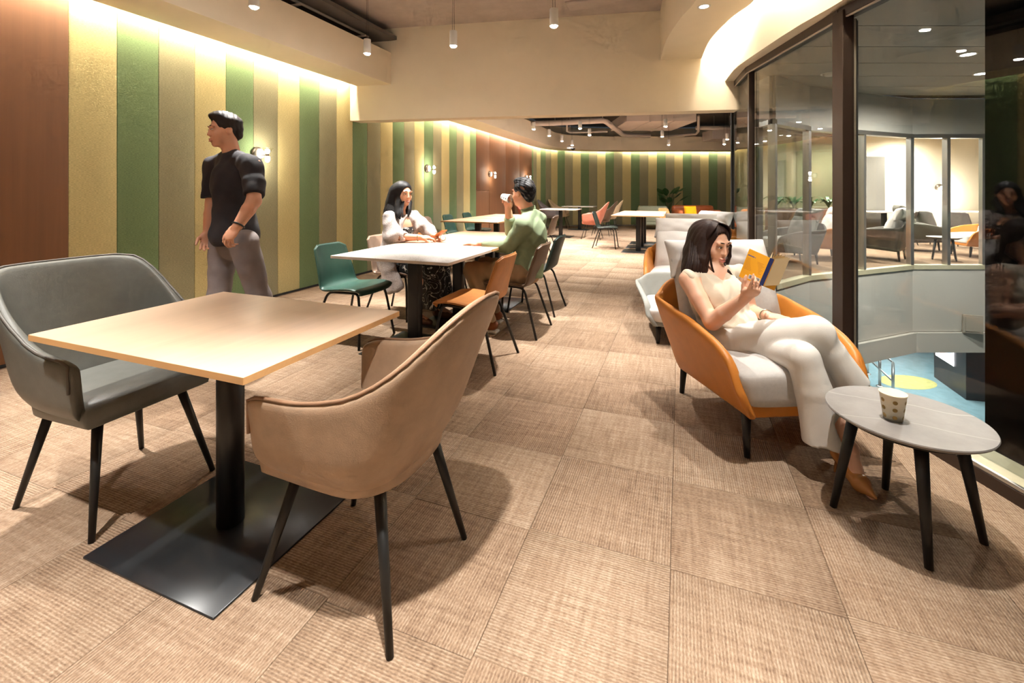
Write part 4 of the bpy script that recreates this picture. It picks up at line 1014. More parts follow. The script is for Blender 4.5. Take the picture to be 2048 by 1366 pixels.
plant('tall leafy plant in a dark pot between the far sofas', (a.x, a.y, 0), [(rp_.uniform(0, 6.28), rp_.uniform(0.05, 0.42), rp_.uniform(0.6, 1.25), rp_.uniform(0.38, 0.55), rp_.uniform(0.09, 0.13)) for _ in range(15)])
# ================================================================ OPPOSITE LOUNGE
def on(u, c): p = pt(u, 382, c); return (p.x, p.y, 0)
dup(lc1, on(1578, 8.0), math.radians(200), 'dim grey lounge chair leftmost behind the opposite glass', mats={'leather_orange': 'lounge_dark', 'cushion_linen': 'lounge_grey', 'cushion_white': 'lounge_grey'})
dup(lc1, on(1640, 8.6), math.radians(195), 'orange lounge chair with white cushions behind the opposite glass', mats={'cushion_linen': 'cushion_white'})
dup(lc1, on(1757, 8.5), math.radians(150), 'dark lounge chair with a pale back behind the opposite glass', mats={'leather_orange': 'lounge_dark', 'cushion_linen': 'cushion_white'})
dup(lc1, on(1842, 9.6), math.radians(-10), 'dark lounge chair left of the small white table opposite', mats={'leather_orange': 'lounge_dark', 'cushion_linen': 'lounge_dark', 'cushion_white': 'lounge_dark'})
dup(lc1, on(1962, 8.75), math.radians(190), 'orange lounge chair at the right end of the opposite glass', mats={'cushion_linen': 'cushion_white'})
dup(rt, on(1888, 8.35), 0.4, 'small round table between lounge chairs behind the opposite glass')
dup(grc, on(1866, 10.45), math.radians(30), 'grey side chair near the bright wall lamp opposite', mats={'leather_green': 'leather_slate'})
dup(grc, on(1930, 10.0), math.radians(40), 'second grey side chair right of the first, opposite the atrium', mats={'leather_green': 'leather_slate'})
dup(grc, on(1800, 10.6), math.radians(150), 'grey side chair turned away, left of the bright lamp opposite', mats={'leather_green': 'leather_slate'})
dup(t2, on(1975, 11.0), YAW, 'white table at the far right of the opposite lounge'); dup(t2, on(1768, 11.05), YAW, 'white table before the grey door opposite')
pl = pt(1622, 382, 10.8)
t = thing('planter_box', 'long brown planter behind the opposite glass', 'planter', (pl.x, pl.y, 0), YAW)
rbox((-1.0, -0.2, 0), (1.0, 0.2, 0.85), 0.02).build('box', 'leather_brown', t)
rp2 = random.Random(9); b_ = MB()
for k in range(5):
    q = Vector((pl.x, pl.y, 0)) + Vector((RT[0], RT[1], 0))*(-0.84+0.42*k)
    tt = thing('fern', ('fern in the long brown planter, leftmost', 'fern in the long brown planter, second from left', 'fern in the middle of the long brown planter', 'fern in the long brown planter, second from right', 'fern in the long brown planter, rightmost')[k], 'plant', (q.x, q.y, 0.852), 0, 'ferns in the planter')
    for j in range(14):
        az = rp2.uniform(0, 6.28); L = rp2.uniform(0.24, 0.42); e = Vector((math.cos(az), math.sin(az), 0))
        p_ = bez((0, 0, 0), e*L*0.2+Vector((0, 0, L*0.6)), e*L*0.5+Vector((0, 0, L*0.9)), e*L*0.9+Vector((0, 0, L*0.55)), 6); sd = Vector((-e.y, e.x, 0))*0.035
        MB().add([p-sd*math.sin(math.pi*(i+0.6)/7.5) for i, p in enumerate(p_)] + [p+sd*math.sin(math.pi*(i+0.6)/7.5) for i, p in enumerate(p_)], [(i, i+1, 8+i, 7+i) for i in range(6)], True).build('frond', 'leaf_green', tt)
ol = pt(1878, 375, 11.5)
t = thing('wall_lamp', 'bright wall lamp on the cream wall opposite the atrium', 'lamp', ol)
MB().lathe([(0, 0), (0.09, 0), (0.09, 0.03), (0, 0.03)], M=Matrix.Rotation(math.pi/2, 4, 'X'), n=24).build('back_plate', 'lamp_plate', t)
MB().lathe([(0, -0.06), (0.05, -0.05), (0.055, 0.03), (0, 0.05)], c=(FW[0]*-0.12, FW[1]*-0.12, 0), n=20).build('bulb', 'bulb_glow', t)
point('lamp_glow', (FW[0]*-0.14, FW[1]*-0.14, -0.1), 60, (1, 0.95, 0.86), 0.05, t)
for u, c in ((1600, 9.0), (1760, 9.2), (1920, 9.2), (1850, 10.8), (1680, 11.0)):  # lamps added for general light in the opposite lounge
    p = pt(u, 382, c); downlight('downlight in the ceiling of the opposite lounge', (p.x, p.y, 2.749), 420, (1, 0.94, 0.84), 165)
for u, v, c in ((1936, 116, 5.15), (1962, 153, 6.0)):
    p = pt(u, v, c); downlight(('round downlight in the grey atrium ceiling, right', 'small downlight in the grey atrium ceiling, farther right')[(1936, 1962).index(u)], (p.x, p.y, 2.831), 330, (1, 0.95, 0.86), 172, r=0.07)
p = pt(1660, 165, 6.0); t = thing('smoke_detector', 'ring shaped fitting on the grey atrium ceiling, left', 'detector', (p.x, p.y, 2.832))
MB().lathe([(0, -0.03), (0.05, -0.03), (0.08, -0.012), (0.085, 0.0)], n=24).build('detector_body', 'white_enamel', t)
MB().lathe([(0.086, 0.0), (0.10, -0.006), (0.11, 0.0)], n=24).build('trim_ring', 'white_enamel', t)
# ================================================================ LOWER HALL
mat('kiosk_dark', lin(44, 42, 44), 0.4); mat('floor_sticker', lin(196, 182, 112), 0.5, nscale=6, namt=0.2); emit('screen_white', lin(245, 245, 250), 2.2); emit('screen_red', lin(220, 60, 60), 1.6); emit('screen_blue', lin(60, 90, 170), 1.4); emit('sign_cyan', lin(170, 240, 250), 5.0)
def low(u, v): 
    c = (CAMZ+4.3)*900.0/(v-382.0); p = pt(u, v, c); return Vector((p.x, p.y, -4.3))
hr = thing('handrail', 'steel handrail with posts on the lower hall floor', 'railing', (0, 0, 0))
posts = [low(1735, 748), low(1759.5, 773), low(1786, 800)]
for p in posts: 
    MB().rod(p, p+Vector((0, 0, 1.0)), 0.035, n=12).build('post', 'brushed_steel', hr)
    MB().lathe([(0, 0), (0.09, 0), (0.08, 0.025), (0, 0.03)], c=p, n=16).build('post_foot', 'brushed_steel', hr)
for hz_ in (1.0, 0.5): MB().tube([posts[0]+(posts[0]-posts[1])*1.5+Vector((0, 0, hz_)), posts[0]+Vector((0, 0, hz_)), posts[1]+Vector((0, 0, hz_)), posts[2]+Vector((0, 0, hz_))], 0.028, 8).build('rail', 'brushed_steel', hr)
k0, k1, k2 = low(1868, 754), low(1932, 800), low(1985, 805)
kb = thing('kiosk', 'dark information kiosk with a slanted lit screen in the lower hall', 'kiosk', (0, 0, 0))
back_ = Vector((RT[0], RT[1], 0))*1.2 + Vector((FW[0], FW[1], 0))*0.6
MB().prism([(k0.x, k0.y), (k1.x, k1.y), (k2.x, k2.y), (k2.x+back_.x, k2.y+back_.y), (k0.x+back_.x, k0.y+back_.y)], -4.3, -2.4).build('body', 'kiosk_dark', kb, bevel=0.01)
e1 = (k1-k0)
def quad_on(a, e, x0, x1, z0, z1, off=0.02):
    n = Vector((e.y, -e.x, 0)).normalized(); n = n if n.dot(Vector((a.x, a.y, 0))) < 0 else -n
    return MB().add([a+e*x0+n*off+Vector((0, 0, z0)), a+e*x1+n*off+Vector((0, 0, z0)), a+e*x1+n*off+Vector((0, 0, z1)), a+e*x0+n*off+Vector((0, 0, z1))], [(0, 1, 2, 3)])
quad_on(k0, e1, 0.08, 0.68, 0.70, 1.12).build('screen', 'screen_white', kb); quad_on(k0, e1, 0.24, 0.42, 0.76, 0.95, 0.024).build('screen_picture', 'screen_red', kb); quad_on(k0, e1, 0.44, 0.64, 0.96, 1.10, 0.024).build('screen_picture', 'screen_blue', kb)
fs0 = low(1815, 764); t = MB().lathe([(0, 0.004), (0.80, 0.004), (0.80, 0.0)], n=40, smooth=False).build('floor_sticker', 'floor_sticker'); t.location = (fs0.x, fs0.y, -4.3); t.scale = (1.0, 0.62, 1); t.rotation_euler = (0, 0, 0.5)
tag(t, 'faded yellow oval sticker on the lower hall floor', 'floor sticker')
for k in range(3):
    q = low(1795+k*16, 760+k*1.0); MB().lathe([(0, 0.007), (0.13, 0.007)], n=16, smooth=False).build('sticker_spot', ('screen_blue', 'kiosk_dark', 'lower_wall')[k], t).matrix_world = Matrix.Translation((q.x, q.y, -4.3))
sp = pt(1862, 702, 16.5)
sg = thing('lit_sign', 'lit cyan and white sign box hanging in the lower hall', 'sign', sp, YAW)
MB().box((-0.85, -0.04, -0.16), (0.62, 0.04, 0.16)).build('sign_box', 'kiosk_dark', sg)
def letters(parent, txt, m, size, loc, rz_extra=0.0, name='lettering'):
    cu = bpy.data.curves.new(name, 'FONT'); cu.body = txt; cu.size = size; cu.extrude = 0.004; cu.resolution_u = 3
    tmp = bpy.data.objects.new(name, cu); C.objects.link(tmp); dg = bpy.context.evaluated_depsgraph_get(); me = bpy.data.meshes.new_from_object(tmp.evaluated_get(dg))
    bpy.data.objects.remove(tmp, do_unlink=True); bpy.data.curves.remove(cu)
    me.materials.clear(); o = obj(name, me, m, parent); o.location = loc; o.rotation_euler = (math.pi/2, 0, rz_extra); return o
letters(sg, 'IURE PU', 'sign_cyan', 0.27, (-0.50, -0.045, -0.10))
MB().lathe([(0, 0), (0.11, 0)], n=18, M=Matrix.Rotation(math.pi/2, 4, 'X'), c=(-0.68, -0.045, 0), smooth=False).build('logo_disc', 'sign_cyan', sg)
q = pt(1765, 700, 17.0)
t = thing('arcade_machine', 'dark machine with small lights beside the lower hall wall', 'machine', (q.x, q.y, -4.3), YAW)
rbox((-0.7, -0.4, 0), (0.7, 0.4, 1.7), 0.05).build('cabinet', 'screen_blue' if False else 'kiosk_dark', t); MB().box((-0.3, -0.41, 0.9), (0.2, -0.40, 1.3)).build('display', 'screen_blue', t); MB().box((0.3, -0.42, 0.75), (0.42, -0.40, 0.95)).build('lamp', 'screen_white', t)
def area(name, loc, rot, sx, sy, power, col):
    l = bpy.data.lights.new(name, 'AREA'); l.shape = 'RECTANGLE'; l.size = sx; l.size_y = sy; l.energy = power; l.color = col
    o = bpy.data.objects.new(name, l); C.objects.link(o); o.location = loc; o.rotation_euler = rot; return o
p = pt(1780, 382, 13.5); area('lower_hall_fill', (p.x, p.y, -1.55), (0, 0, 0), 4.0, 3.0, 240, (0.85, 0.97, 1.0))  # bare area light added to brighten the lower hall, no fitting
p = pt(1850, 382, 9.5); area('lower_hall_fill', (p.x, p.y, -1.55), (0, 0, 0), 3.0, 2.0, 90, (0.85, 0.97, 1.0))  # second added fill, nearer the atrium edge
# ================================================================ SCULPTING TOOLKIT (signed distance fields -> one continuous mesh)
class Field:
    def __init__(s, lo, hi, res):
        s.lo = np.array(lo, np.float32); s.res = res
        s.n = np.ceil((np.array(hi)-np.array(lo))/res).astype(int)+1
        s.d = np.full(s.n, 0.25, np.float32)
    def sub(s, lo, hi, pad):
        a = np.maximum(((np.array(lo)-pad-s.lo)/s.res).astype(int), 0); b = np.minimum(((np.array(hi)+pad-s.lo)/s.res).astype(int)+2, s.n)
        if np.any(b-a < 2): return None
        sl = tuple(slice(a[i], b[i]) for i in range(3))
        ax = [s.lo[i]+s.res*np.arange(a[i], b[i], dtype=np.float32) for i in range(3)]
        return sl, np.meshgrid(*ax, indexing='ij', sparse=True)
    def put(s, sl, d, k, op):
        a = s.d[sl]
        if op == 'add':
            if k > 0:
                h_ = np.clip(0.5+0.5*(a-d)/k, 0, 1); s.d[sl] = a*(1-h_)+d*h_ - k*h_*(1-h_)
            else: s.d[sl] = np.minimum(a, d)
        elif op == 'cut':
            if k > 0:
                h_ = np.clip(0.5-0.5*(a+d)/k, 0, 1); s.d[sl] = a*(1-h_)-d*h_ + k*h_*(1-h_)
            else: s.d[sl] = np.maximum(a, -d)
    def cap(s, a, b, ra, rb=None, k=0.02, op='add', flat=None):
        """tapered capsule; flat=(axis vector, factor) squashes it along an axis"""
        rb = ra if rb is None else rb; a = np.array(a, np.float32); b = np.array(b, np.float32); r = max(ra, rb)
        q = s.sub(np.minimum(a, b)-r*1.3, np.maximum(a, b)+r*1.3, k+0.03)
        if q is None: return s
        sl, (X, Y, Z) = q; ba = b-a; L2 = float(ba@ba)+1e-9
        px, py, pz = X-a[0], Y-a[1], Z-a[2]
        t = np.clip((px*ba[0]+py*ba[1]+pz*ba[2])/L2, 0, 1)
        dx, dy, dz = px-ba[0]*t, py-ba[1]*t, pz-ba[2]*t
        if flat is not None:
            ax, f_ = np.array(flat[0], np.float32), flat[1]; ax = ax/np.linalg.norm(ax)
            w_ = dx*ax[0]+dy*ax[1]+dz*ax[2]; m = (1/f_-1); dx, dy, dz = dx+ax[0]*w_*m, dy+ax[1]*w_*m, dz+ax[2]*w_*m
        s.put(sl, np.sqrt(dx*dx+dy*dy+dz*dz)-(ra+(rb-ra)*t), k, op); return s
    def chain(s, pts, rs, k=0.02, op='add', flat=None):
        for i in range(len(pts)-1): s.cap(pts[i], pts[i+1], rs[i], rs[i+1], k if (i == 0 or op != 'add') else min(k, 0.008), op, flat)
        return s
    def ell(s, c, r, M=None, k=0.02, op='add'):
        c = np.array(c, np.float32); r = np.array(r, np.float32); R_ = np.eye(3, dtype=np.float32) if M is None else np.array(M, np.float32)[:3, :3]
        m = float(r.max()); q = s.sub(c-m, c+m, k+0.03)
        if q is None: return s
        sl, (X, Y, Z) = q; px, py, pz = X-c[0], Y-c[1], Z-c[2]
        l = [(px*R_[0, i]+py*R_[1, i]+pz*R_[2, i]) for i in range(3)]
        k0 = np.sqrt(sum((l[i]/r[i])**2 for i in range(3)))+1e-6; k1 = np.sqrt(sum((l[i]/(r[i]*r[i]))**2 for i in range(3)))+1e-6
        s.put(sl, k0*(k0-1)/k1, k, op); return s
    def box(s, c, hs, M=None, rad=0.01, k=0.0, op='add'):
        c = np.array(c, np.float32); R_ = np.eye(3, dtype=np.float32) if M is None else np.array(M, np.float32)[:3, :3]
        m = float(np.linalg.norm(hs)); q = s.sub(c-m, c+m, k+0.02)
        if q is None: return s
        sl, (X, Y, Z) = q; px, py, pz = X-c[0], Y-c[1], Z-c[2]
        l = [np.abs(px*R_[0, i]+py*R_[1, i]+pz*R_[2, i])-(hs[i]-rad) for i in range(3)]
        o_ = np.sqrt(sum(np.maximum(v, 0)**2 for v in l)); i_ = np.minimum(np.maximum(np.maximum(l[0], l[1]), l[2]), 0)
        s.put(sl, o_+i_-rad, k, op); return s
    def plane_cut(s, p, n):
        p = np.array(p, np.float32); n = np.array(n, np.float32); n = n/np.linalg.norm(n)
        ax = [s.lo[i]+s.res*np.arange(s.n[i], dtype=np.float32) for i in range(3)]; X, Y, Z = np.meshgrid(*ax, indexing='ij', sparse=True)
        s.d = np.maximum(s.d, (X-p[0])*n[0]+(Y-p[1])*n[1]+(Z-p[2])*n[2]); return s
    def wave(s, fn):
        """displace the surface by fn(X, Y, Z) metres (positive = outwards)"""
        ax = [s.lo[i]+s.res*np.arange(s.n[i], dtype=np.float32) for i in range(3)]; X, Y, Z = np.meshgrid(*ax, indexing='ij', sparse=True)
        s.d = s.d - fn(X, Y, Z).astype(np.float32); return s
    def mesh(s, name, m, parent=None, smooth=1):
        d = s.d; ins = d < 0; nx, ny, nz = d.shape
        cnt = np.zeros((nx-1, ny-1, nz-1), np.int8)
        for i in (0, 1):
            for j in (0, 1):
                for k in (0, 1): cnt += ins[i:nx-1+i, j:ny-1+j, k:nz-1+k]
        cell = (cnt > 0) & (cnt < 8); idx = -np.ones(cell.shape, np.int64); ci = np.argwhere(cell); idx[cell] = np.arange(len(ci))
        acc = np.zeros((len(ci), 3)); num = np.zeros(len(ci))
        cor = [(i, j, k) for i in (0, 1) for j in (0, 1) for k in (0, 1)]
        vals = np.stack([d[ci[:, 0]+i, ci[:, 1]+j, ci[:, 2]+k] for i, j, k in cor], 1)
        for a in range(8):
            for b in range(a+1, 8):
                if sum(abs(cor[a][q]-cor[b][q]) for q in range(3)) != 1: continue
                va, vb = vals[:, a], vals[:, b]; mk = (va < 0) != (vb < 0)
                t = np.where(mk, va/(va-vb+1e-12), 0)[:, None]; p = np.array(cor[a])+(np.array(cor[b])-np.array(cor[a]))*t
                acc += p*mk[:, None]; num += mk
        V = (ci + acc/num[:, None])*s.res + s.lo
        faces = []
        for ax in range(3):
            sl0 = [slice(None)]*3; sl1 = [slice(None)]*3; sl0[ax] = slice(0, -1); sl1[ax] = slice(1, None)
            a, b = ins[tuple(sl0)], ins[tuple(sl1)]; e = np.argwhere(a != b)
            u, v = (ax+1) % 3, (ax+2) % 3
            e = e[(e[:, u] > 0) & (e[:, v] > 0) & (e[:, u] < d.shape[u]-1) & (e[:, v] < d.shape[v]-1)]
            flip = a[e[:, 0], e[:, 1], e[:, 2]]
            def get(du, dv):
                q = e.copy(); q[:, u] += du; q[:, v] += dv; return idx[q[:, 0], q[:, 1], q[:, 2]]
            f = np.stack([get(-1, -1), get(0, -1), get(0, 0), get(-1, 0)], 1)
            f[~flip] = f[~flip][:, ::-1]; faces.append(f)
        Fc = np.concatenate(faces); Fc = Fc[(Fc >= 0).all(1)]
        for _ in range(smooth):
            sm = np.zeros_like(V); c_ = np.zeros(len(V))
            for a in range(4):
                b = (a+1) % 4; np.add.at(sm, Fc[:, a], V[Fc[:, b]]); np.add.at(sm, Fc[:, b], V[Fc[:, a]]); np.add.at(c_, Fc[:, a], 1); np.add.at(c_, Fc[:, b], 1)
            V = V*0.5 + 0.5*sm/np.maximum(c_, 1)[:, None]
        me = bpy.data.meshes.new(name); me.vertices.add(len(V)); me.vertices.foreach_set('co', V.astype(np.float32).ravel())
        me.loops.add(len(Fc)*4); me.loops.foreach_set('vertex_index', Fc.astype(np.int32).ravel()); me.polygons.add(len(Fc))
        me.polygons.foreach_set('loop_start', np.arange(0, len(Fc)*4, 4, dtype=np.int32)); me.polygons.foreach_set('use_smooth', np.ones(len(Fc), bool)); me.update(calc_edges=True)
        return obj(name, me, m, parent)
def v3(*a): return Vector(a)
class Frame:
    """local axes: x sideways (person's left is +x when facing +y), y forward, z up"""
    def __init__(s, o, fwd, up):
        s.o = Vector(o); f = Vector(fwd).normalized(); u = Vector(up); r = f.cross(u).normalized(); u = r.cross(f).normalized(); s.x, s.y, s.z = r, f, u
        s.M = np.array([[r.x, f.x, u.x], [r.y, f.y, u.y], [r.z, f.z, u.z]], np.float32)
    def __call__(s, x, y, z, k=1.0): return s.o + (s.x*x + s.y*y + s.z*z)*k
def sculpt_head(fd, H, k=1.0, male=False, ears=True):
    """skull, jaw, cheeks, nose, lips, sockets; H is the head frame, centre of the skull, k scale"""
    M = H.M
    fd.ell(H(0, -0.015, 0.035, k), np.array((0.072, 0.092, 0.082))*k, M, 0.0)
    fd.ell(H(0, 0.022, -0.020, k), np.array((0.060, 0.066, 0.078))*k, M, 0.03*k)
    jw = 0.052 if male else 0.047
    fd.ell(H(0, 0.030, -0.070, k), np.array((jw, 0.050, 0.038))*k, M, 0.03*k)
    fd.ell(H(0, 0.066, -0.098, k), np.array((0.020, 0.017, 0.016))*k, M, 0.022*k)
    for sx in (1, -1):
        fd.ell(H(0.036*sx, 0.056, -0.030, k), np.array((0.024, 0.024, 0.024))*k, M, 0.02*k)      # cheek
        fd.ell(H(0.030*sx, 0.082, 0.028, k), np.array((0.026, 0.010, 0.008))*k, M, 0.014*k)      # brow
        fd.ell(H(0.031*sx, 0.099, 0.006, k), np.array((0.017, 0.014, 0.010))*k, M, 0.012*k, 'cut')  # socket
        fd.ell(H(0.031*sx, 0.077, 0.005, k), np.array((0.0135, 0.0125, 0.0115))*k, M, 0.004*k)   # eyelid / eyeball
        fd.ell(H(0.0088*sx, 0.092, -0.033, k), np.array((0.0068, 0.008, 0.006))*k, M, 0.006*k)  # nostril wing
        if ears:
            fd.ell(H(0.074*sx, -0.010, -0.004, k), np.array((0.010, 0.020, 0.032))*k, M, 0.008*k)
            fd.ell(H(0.083*sx, -0.002, 0.002, k), np.array((0.006, 0.011, 0.018))*k, M, 0.004*k, 'cut')
    fd.cap(H(0, 0.085, 0.018, k), H(0, 0.101, -0.028, k), 0.0060*k, 0.0092*k, 0.014*k)
    fd.ell(H(0, 0.091, -0.060, k), np.array((0.021, 0.009, 0.0065))*k, M, 0.006*k)
    fd.ell(H(0, 0.088, -0.072, k), np.array((0.018, 0.010, 0.0075))*k, M, 0.006*k)
    fd.ell(H(0, 0.101, -0.0655, k), np.array((0.026, 0.006, 0.0018))*k, M, 0.002*k, 'cut')
def face_parts(person, H, k, lipm, smile=False, browm='hair_dark'):
    """eyes, brows and lips as thin pieces on the sculpted face"""
    M4 = Matrix(((H.x.x, H.y.x, H.z.x, 0), (H.x.y, H.y.y, H.z.y, 0), (H.x.z, H.y.z, H.z.z, 0), (0, 0, 0, 1)))
    for sx in (1, -1):
        c = H(0.031*sx, 0.0775, 0.004, k)
        e = MB().lathe([(0.0115*math.sin(t)*k, 0.0135*math.cos(t)*k) for t in [i*math.pi/2/6 for i in range(7)]], n=16, M=M4 @ Matrix.Rotation(-math.pi/2, 4, 'X') @ Matrix.Diagonal((1.05, 0.42, 1, 1)), c=c); e.build('eye', 'eye_white', person)
        MB().lathe([(0, 0.0141*k), (0.0052*k, 0.0137*k)], n=12, M=M4 @ Matrix.Rotation(-math.pi/2, 4, 'X') @ Matrix.Diagonal((1, 0.85, 1, 1)), c=c).build('iris', 'iris_dark', person)
        lid = [H((0.031+0.0145*math.cos(a))*sx, 0.0905-0.004*abs(math.cos(a))**2, 0.0045+0.0055*math.sin(a), k) for a in [math.pi*i/8 for i in range(9)]]
        MB().tube(lid, 0.0012*k, 5).build('lash_line', 'hair_dark', person)
        br = [H((0.013+0.036*t)*sx, 0.096-0.016*t*t-0.002, 0.026+0.006*math.sin(2.2*t+0.5), k) for t in [i/6 for i in range(7)]]
        MB().tube(br, [0.0018*k, 0.0027*k, 0.003*k, 0.003*k, 0.0026*k, 0.002*k, 0.001*k], 6).build('eyebrow', browm, person)
    up = 0.004 if smile else 0.0
    for z0, dz, r in ((-0.0615, 0.0015, 0.0042), (-0.0705, -0.003, 0.0048)):
        lp = [H(0.0215*t, 0.0975-0.012*t*t, z0+dz*(1-t*t)+up*t*t*2, k) for t in [-1+i/5 for i in range(11)]]
        MB().tube(lp, [r*k*(0.25+0.75*(1-abs(-1+i/5)**2.2)) for i in range(11)], 8).build('lip', lipm, person)
    if smile:
        tp = [H(0.0165*t, 0.1005-0.011*t*t, -0.0655+0.004*t*t, k) for t in [-1+i/4 for i in range(9)]]
        MB().tube(tp, [0.0032*k*(0.3+0.7*(1-abs(-1+i/4)**2)) for i in range(9)], 6).build('teeth', 'eye_white', person)
def sculpt_hand(fd, wrist, fwd, palm_n, side, k=1.0, curl=(0.3, 0.35, 0.4, 0.45), thumb=(0.5, 0.4), spread=0.06, curl2=None, tips=None):
    """palm + five jointed fingers. fwd: wrist to knuckles, palm_n: out of the palm, side: +1/-1 which way the thumb leaves"""
    f = Vector(fwd).normalized(); n = Vector(palm_n); n = (n - f*n.dot(f)).normalized(); s = f.cross(n).normalized()*side   # s points to the thumb side
    w_ = Vector(wrist)
    P = lambda a, b, c: w_ + (f*a + s*b + n*c)*k
    M = np.array([[f.x, s.x, n.x], [f.y, s.y, n.y], [f.z, s.z, n.z]], np.float32)
    fd.ell(P(0.045, 0.0, 0.0), np.array((0.050, 0.040, 0.016))*k, M, 0.012*k)
    fd.ell(P(0.030, 0.022, 0.006), np.array((0.032, 0.020, 0.017))*k, M, 0.012*k)
    L = ((0.040, 0.025, 0.020), (0.044, 0.028, 0.021), (0.041, 0.026, 0.020), (0.032, 0.020, 0.018))
    for i, b in enumerate((0.030, 0.010, -0.010, -0.028)):
        c1 = curl[i]; c2 = (curl2[i] if curl2 else c1*1.1); base = P(0.082-0.006*abs(i-1), b, 0.0); an = 0.0; p = base; rr = (0.0092, 0.0095, 0.0090, 0.0080)[i]
        sp = spread*(1.2-i*0.85)
        for j in range(3):
            an += (c1, c2, c2*0.8)[j]
            d = (f*math.cos(an) + n*math.sin(an) + s*sp).normalized(); q = p + d*L[i][j]*k
            fd.cap(p, q, rr*k*(1-0.06*j), rr*k*(0.94-0.08*j), 0.004*k); p = q
    tb = P(0.022, 0.030, 0.006); a0, a1 = thumb
    d0 = (f*0.72 + s*0.62*(1-a0*0.5) + n*a0).normalized(); t1 = tb + d0*0.036*k
    d1 = (f*0.85 + s*0.30*(1-a1) + n*a1).normalized(); t2 = t1 + d1*0.030*k; d2 = (f*0.9 + s*0.1*(1-a1) + n*a1*1.2).normalized(); t3 = t2 + d2*0.024*k
    fd.cap(P(0.010, 0.016, 0.003), tb, 0.015*k, 0.014*k, 0.01*k); fd.chain([tb, t1, t2, t3], [0.0125*k, 0.0115*k, 0.0105*k, 0.0085*k], 0.004*k)
def skin_mat(name, col):
    m, nt, p = new_mat(name); tc = nt.add('ShaderNodeTexCoord'); nz = nt.add('ShaderNodeTexNoise', i_Scale=18.0, i_Detail=3.0); nt.link(tc.outputs['Object'], nz.inputs['Vector'])
    r = nt.add('ShaderNodeValToRGB'); r.color_ramp.elements[0].position = 0.3; r.color_ramp.elements[1].position = 0.75
    r.color_ramp.elements[0].color = col; r.color_ramp.elements[1].color = (min(1, col[0]*1.04), col[1]*0.93, col[2]*0.90, 1)
    nt.link(nz.outputs[0], r.inputs[0]); nt.link(r.outputs[0], p.inputs['Base Color']); p.inputs['Roughness'].default_value = 0.48
    p.inputs['Subsurface Weight'].default_value = 0.0; MATS[name] = m; return m
skin_mat('skin_fair', lin(232, 186, 158)); skin_mat('skin_warm', lin(224, 172, 140)); skin_mat('skin_tan', lin(214, 160, 130))
mat('eye_white', lin(236, 230, 224), 0.3); mat('iris_dark', lin(34, 24, 20), 0.25); mat('lip_rose', lin(200, 118, 108), 0.4); mat('lip_plain', lin(188, 120, 102), 0.5)
def hair_mat(name, col):
    m, nt, p = new_mat(name); p.inputs['Base Color'].default_value = col; p.inputs['Roughness'].default_value = 0.55; p.inputs['Specular IOR Level'].default_value = 0.25
    p.inputs['Anisotropic'].default_value = 0.0
    tc = nt.add('ShaderNodeTexCoord'); mp = nt.add('ShaderNodeMapping'); mp.inputs['Scale'].default_value = (1, 1, 0.12); nt.link(tc.outputs['Object'], mp.inputs[0])
    nz = nt.add('ShaderNodeTexNoise', i_Scale=260.0, i_Detail=2.0); nt.link(mp.outputs[0], nz.inputs['Vector']); bp = nt.add('ShaderNodeBump', i_Strength=0.35, i_Distance=0.002); nt.link(nz.outputs[0], bp.inputs['Height']); nt.link(bp.outputs[0], p.inputs['Normal'])
    MATS[name] = m
hair_mat('hair_dark', lin(30, 22, 19)); hair_mat('hair_brown', lin(40, 22, 16)); hair_mat('hair_black', lin(20, 18, 20))
def locks(b, H, k, specs, n=9, seed=1):
    """tapered hair locks: list of polylines in head space with radii"""
    for pts, r0 in specs:
        P_ = catmull([H(*p, k) for p in pts], 5); m_ = len(P_)
        b.tube(P_, [r0*k*(0.9 if i < m_*0.6 else 0.9*(1-(i/m_-0.6)/0.42)) + 0.0006 for i in range(m_)], 6)
def thin_noise(seed, *fr):
    rs = np.random.RandomState(seed); T = [(rs.uniform(-1, 1, 3), rs.uniform(0, 6.28)) for _ in fr]
    def fn(X, Y, Z):
        out = 0
        for (dv, ph), (fq, am) in zip(T, fr): out = out + am*np.sin(fq*(X*dv[0]+Y*dv[1]+Z*dv[2])+ph)
        return out
    return fn
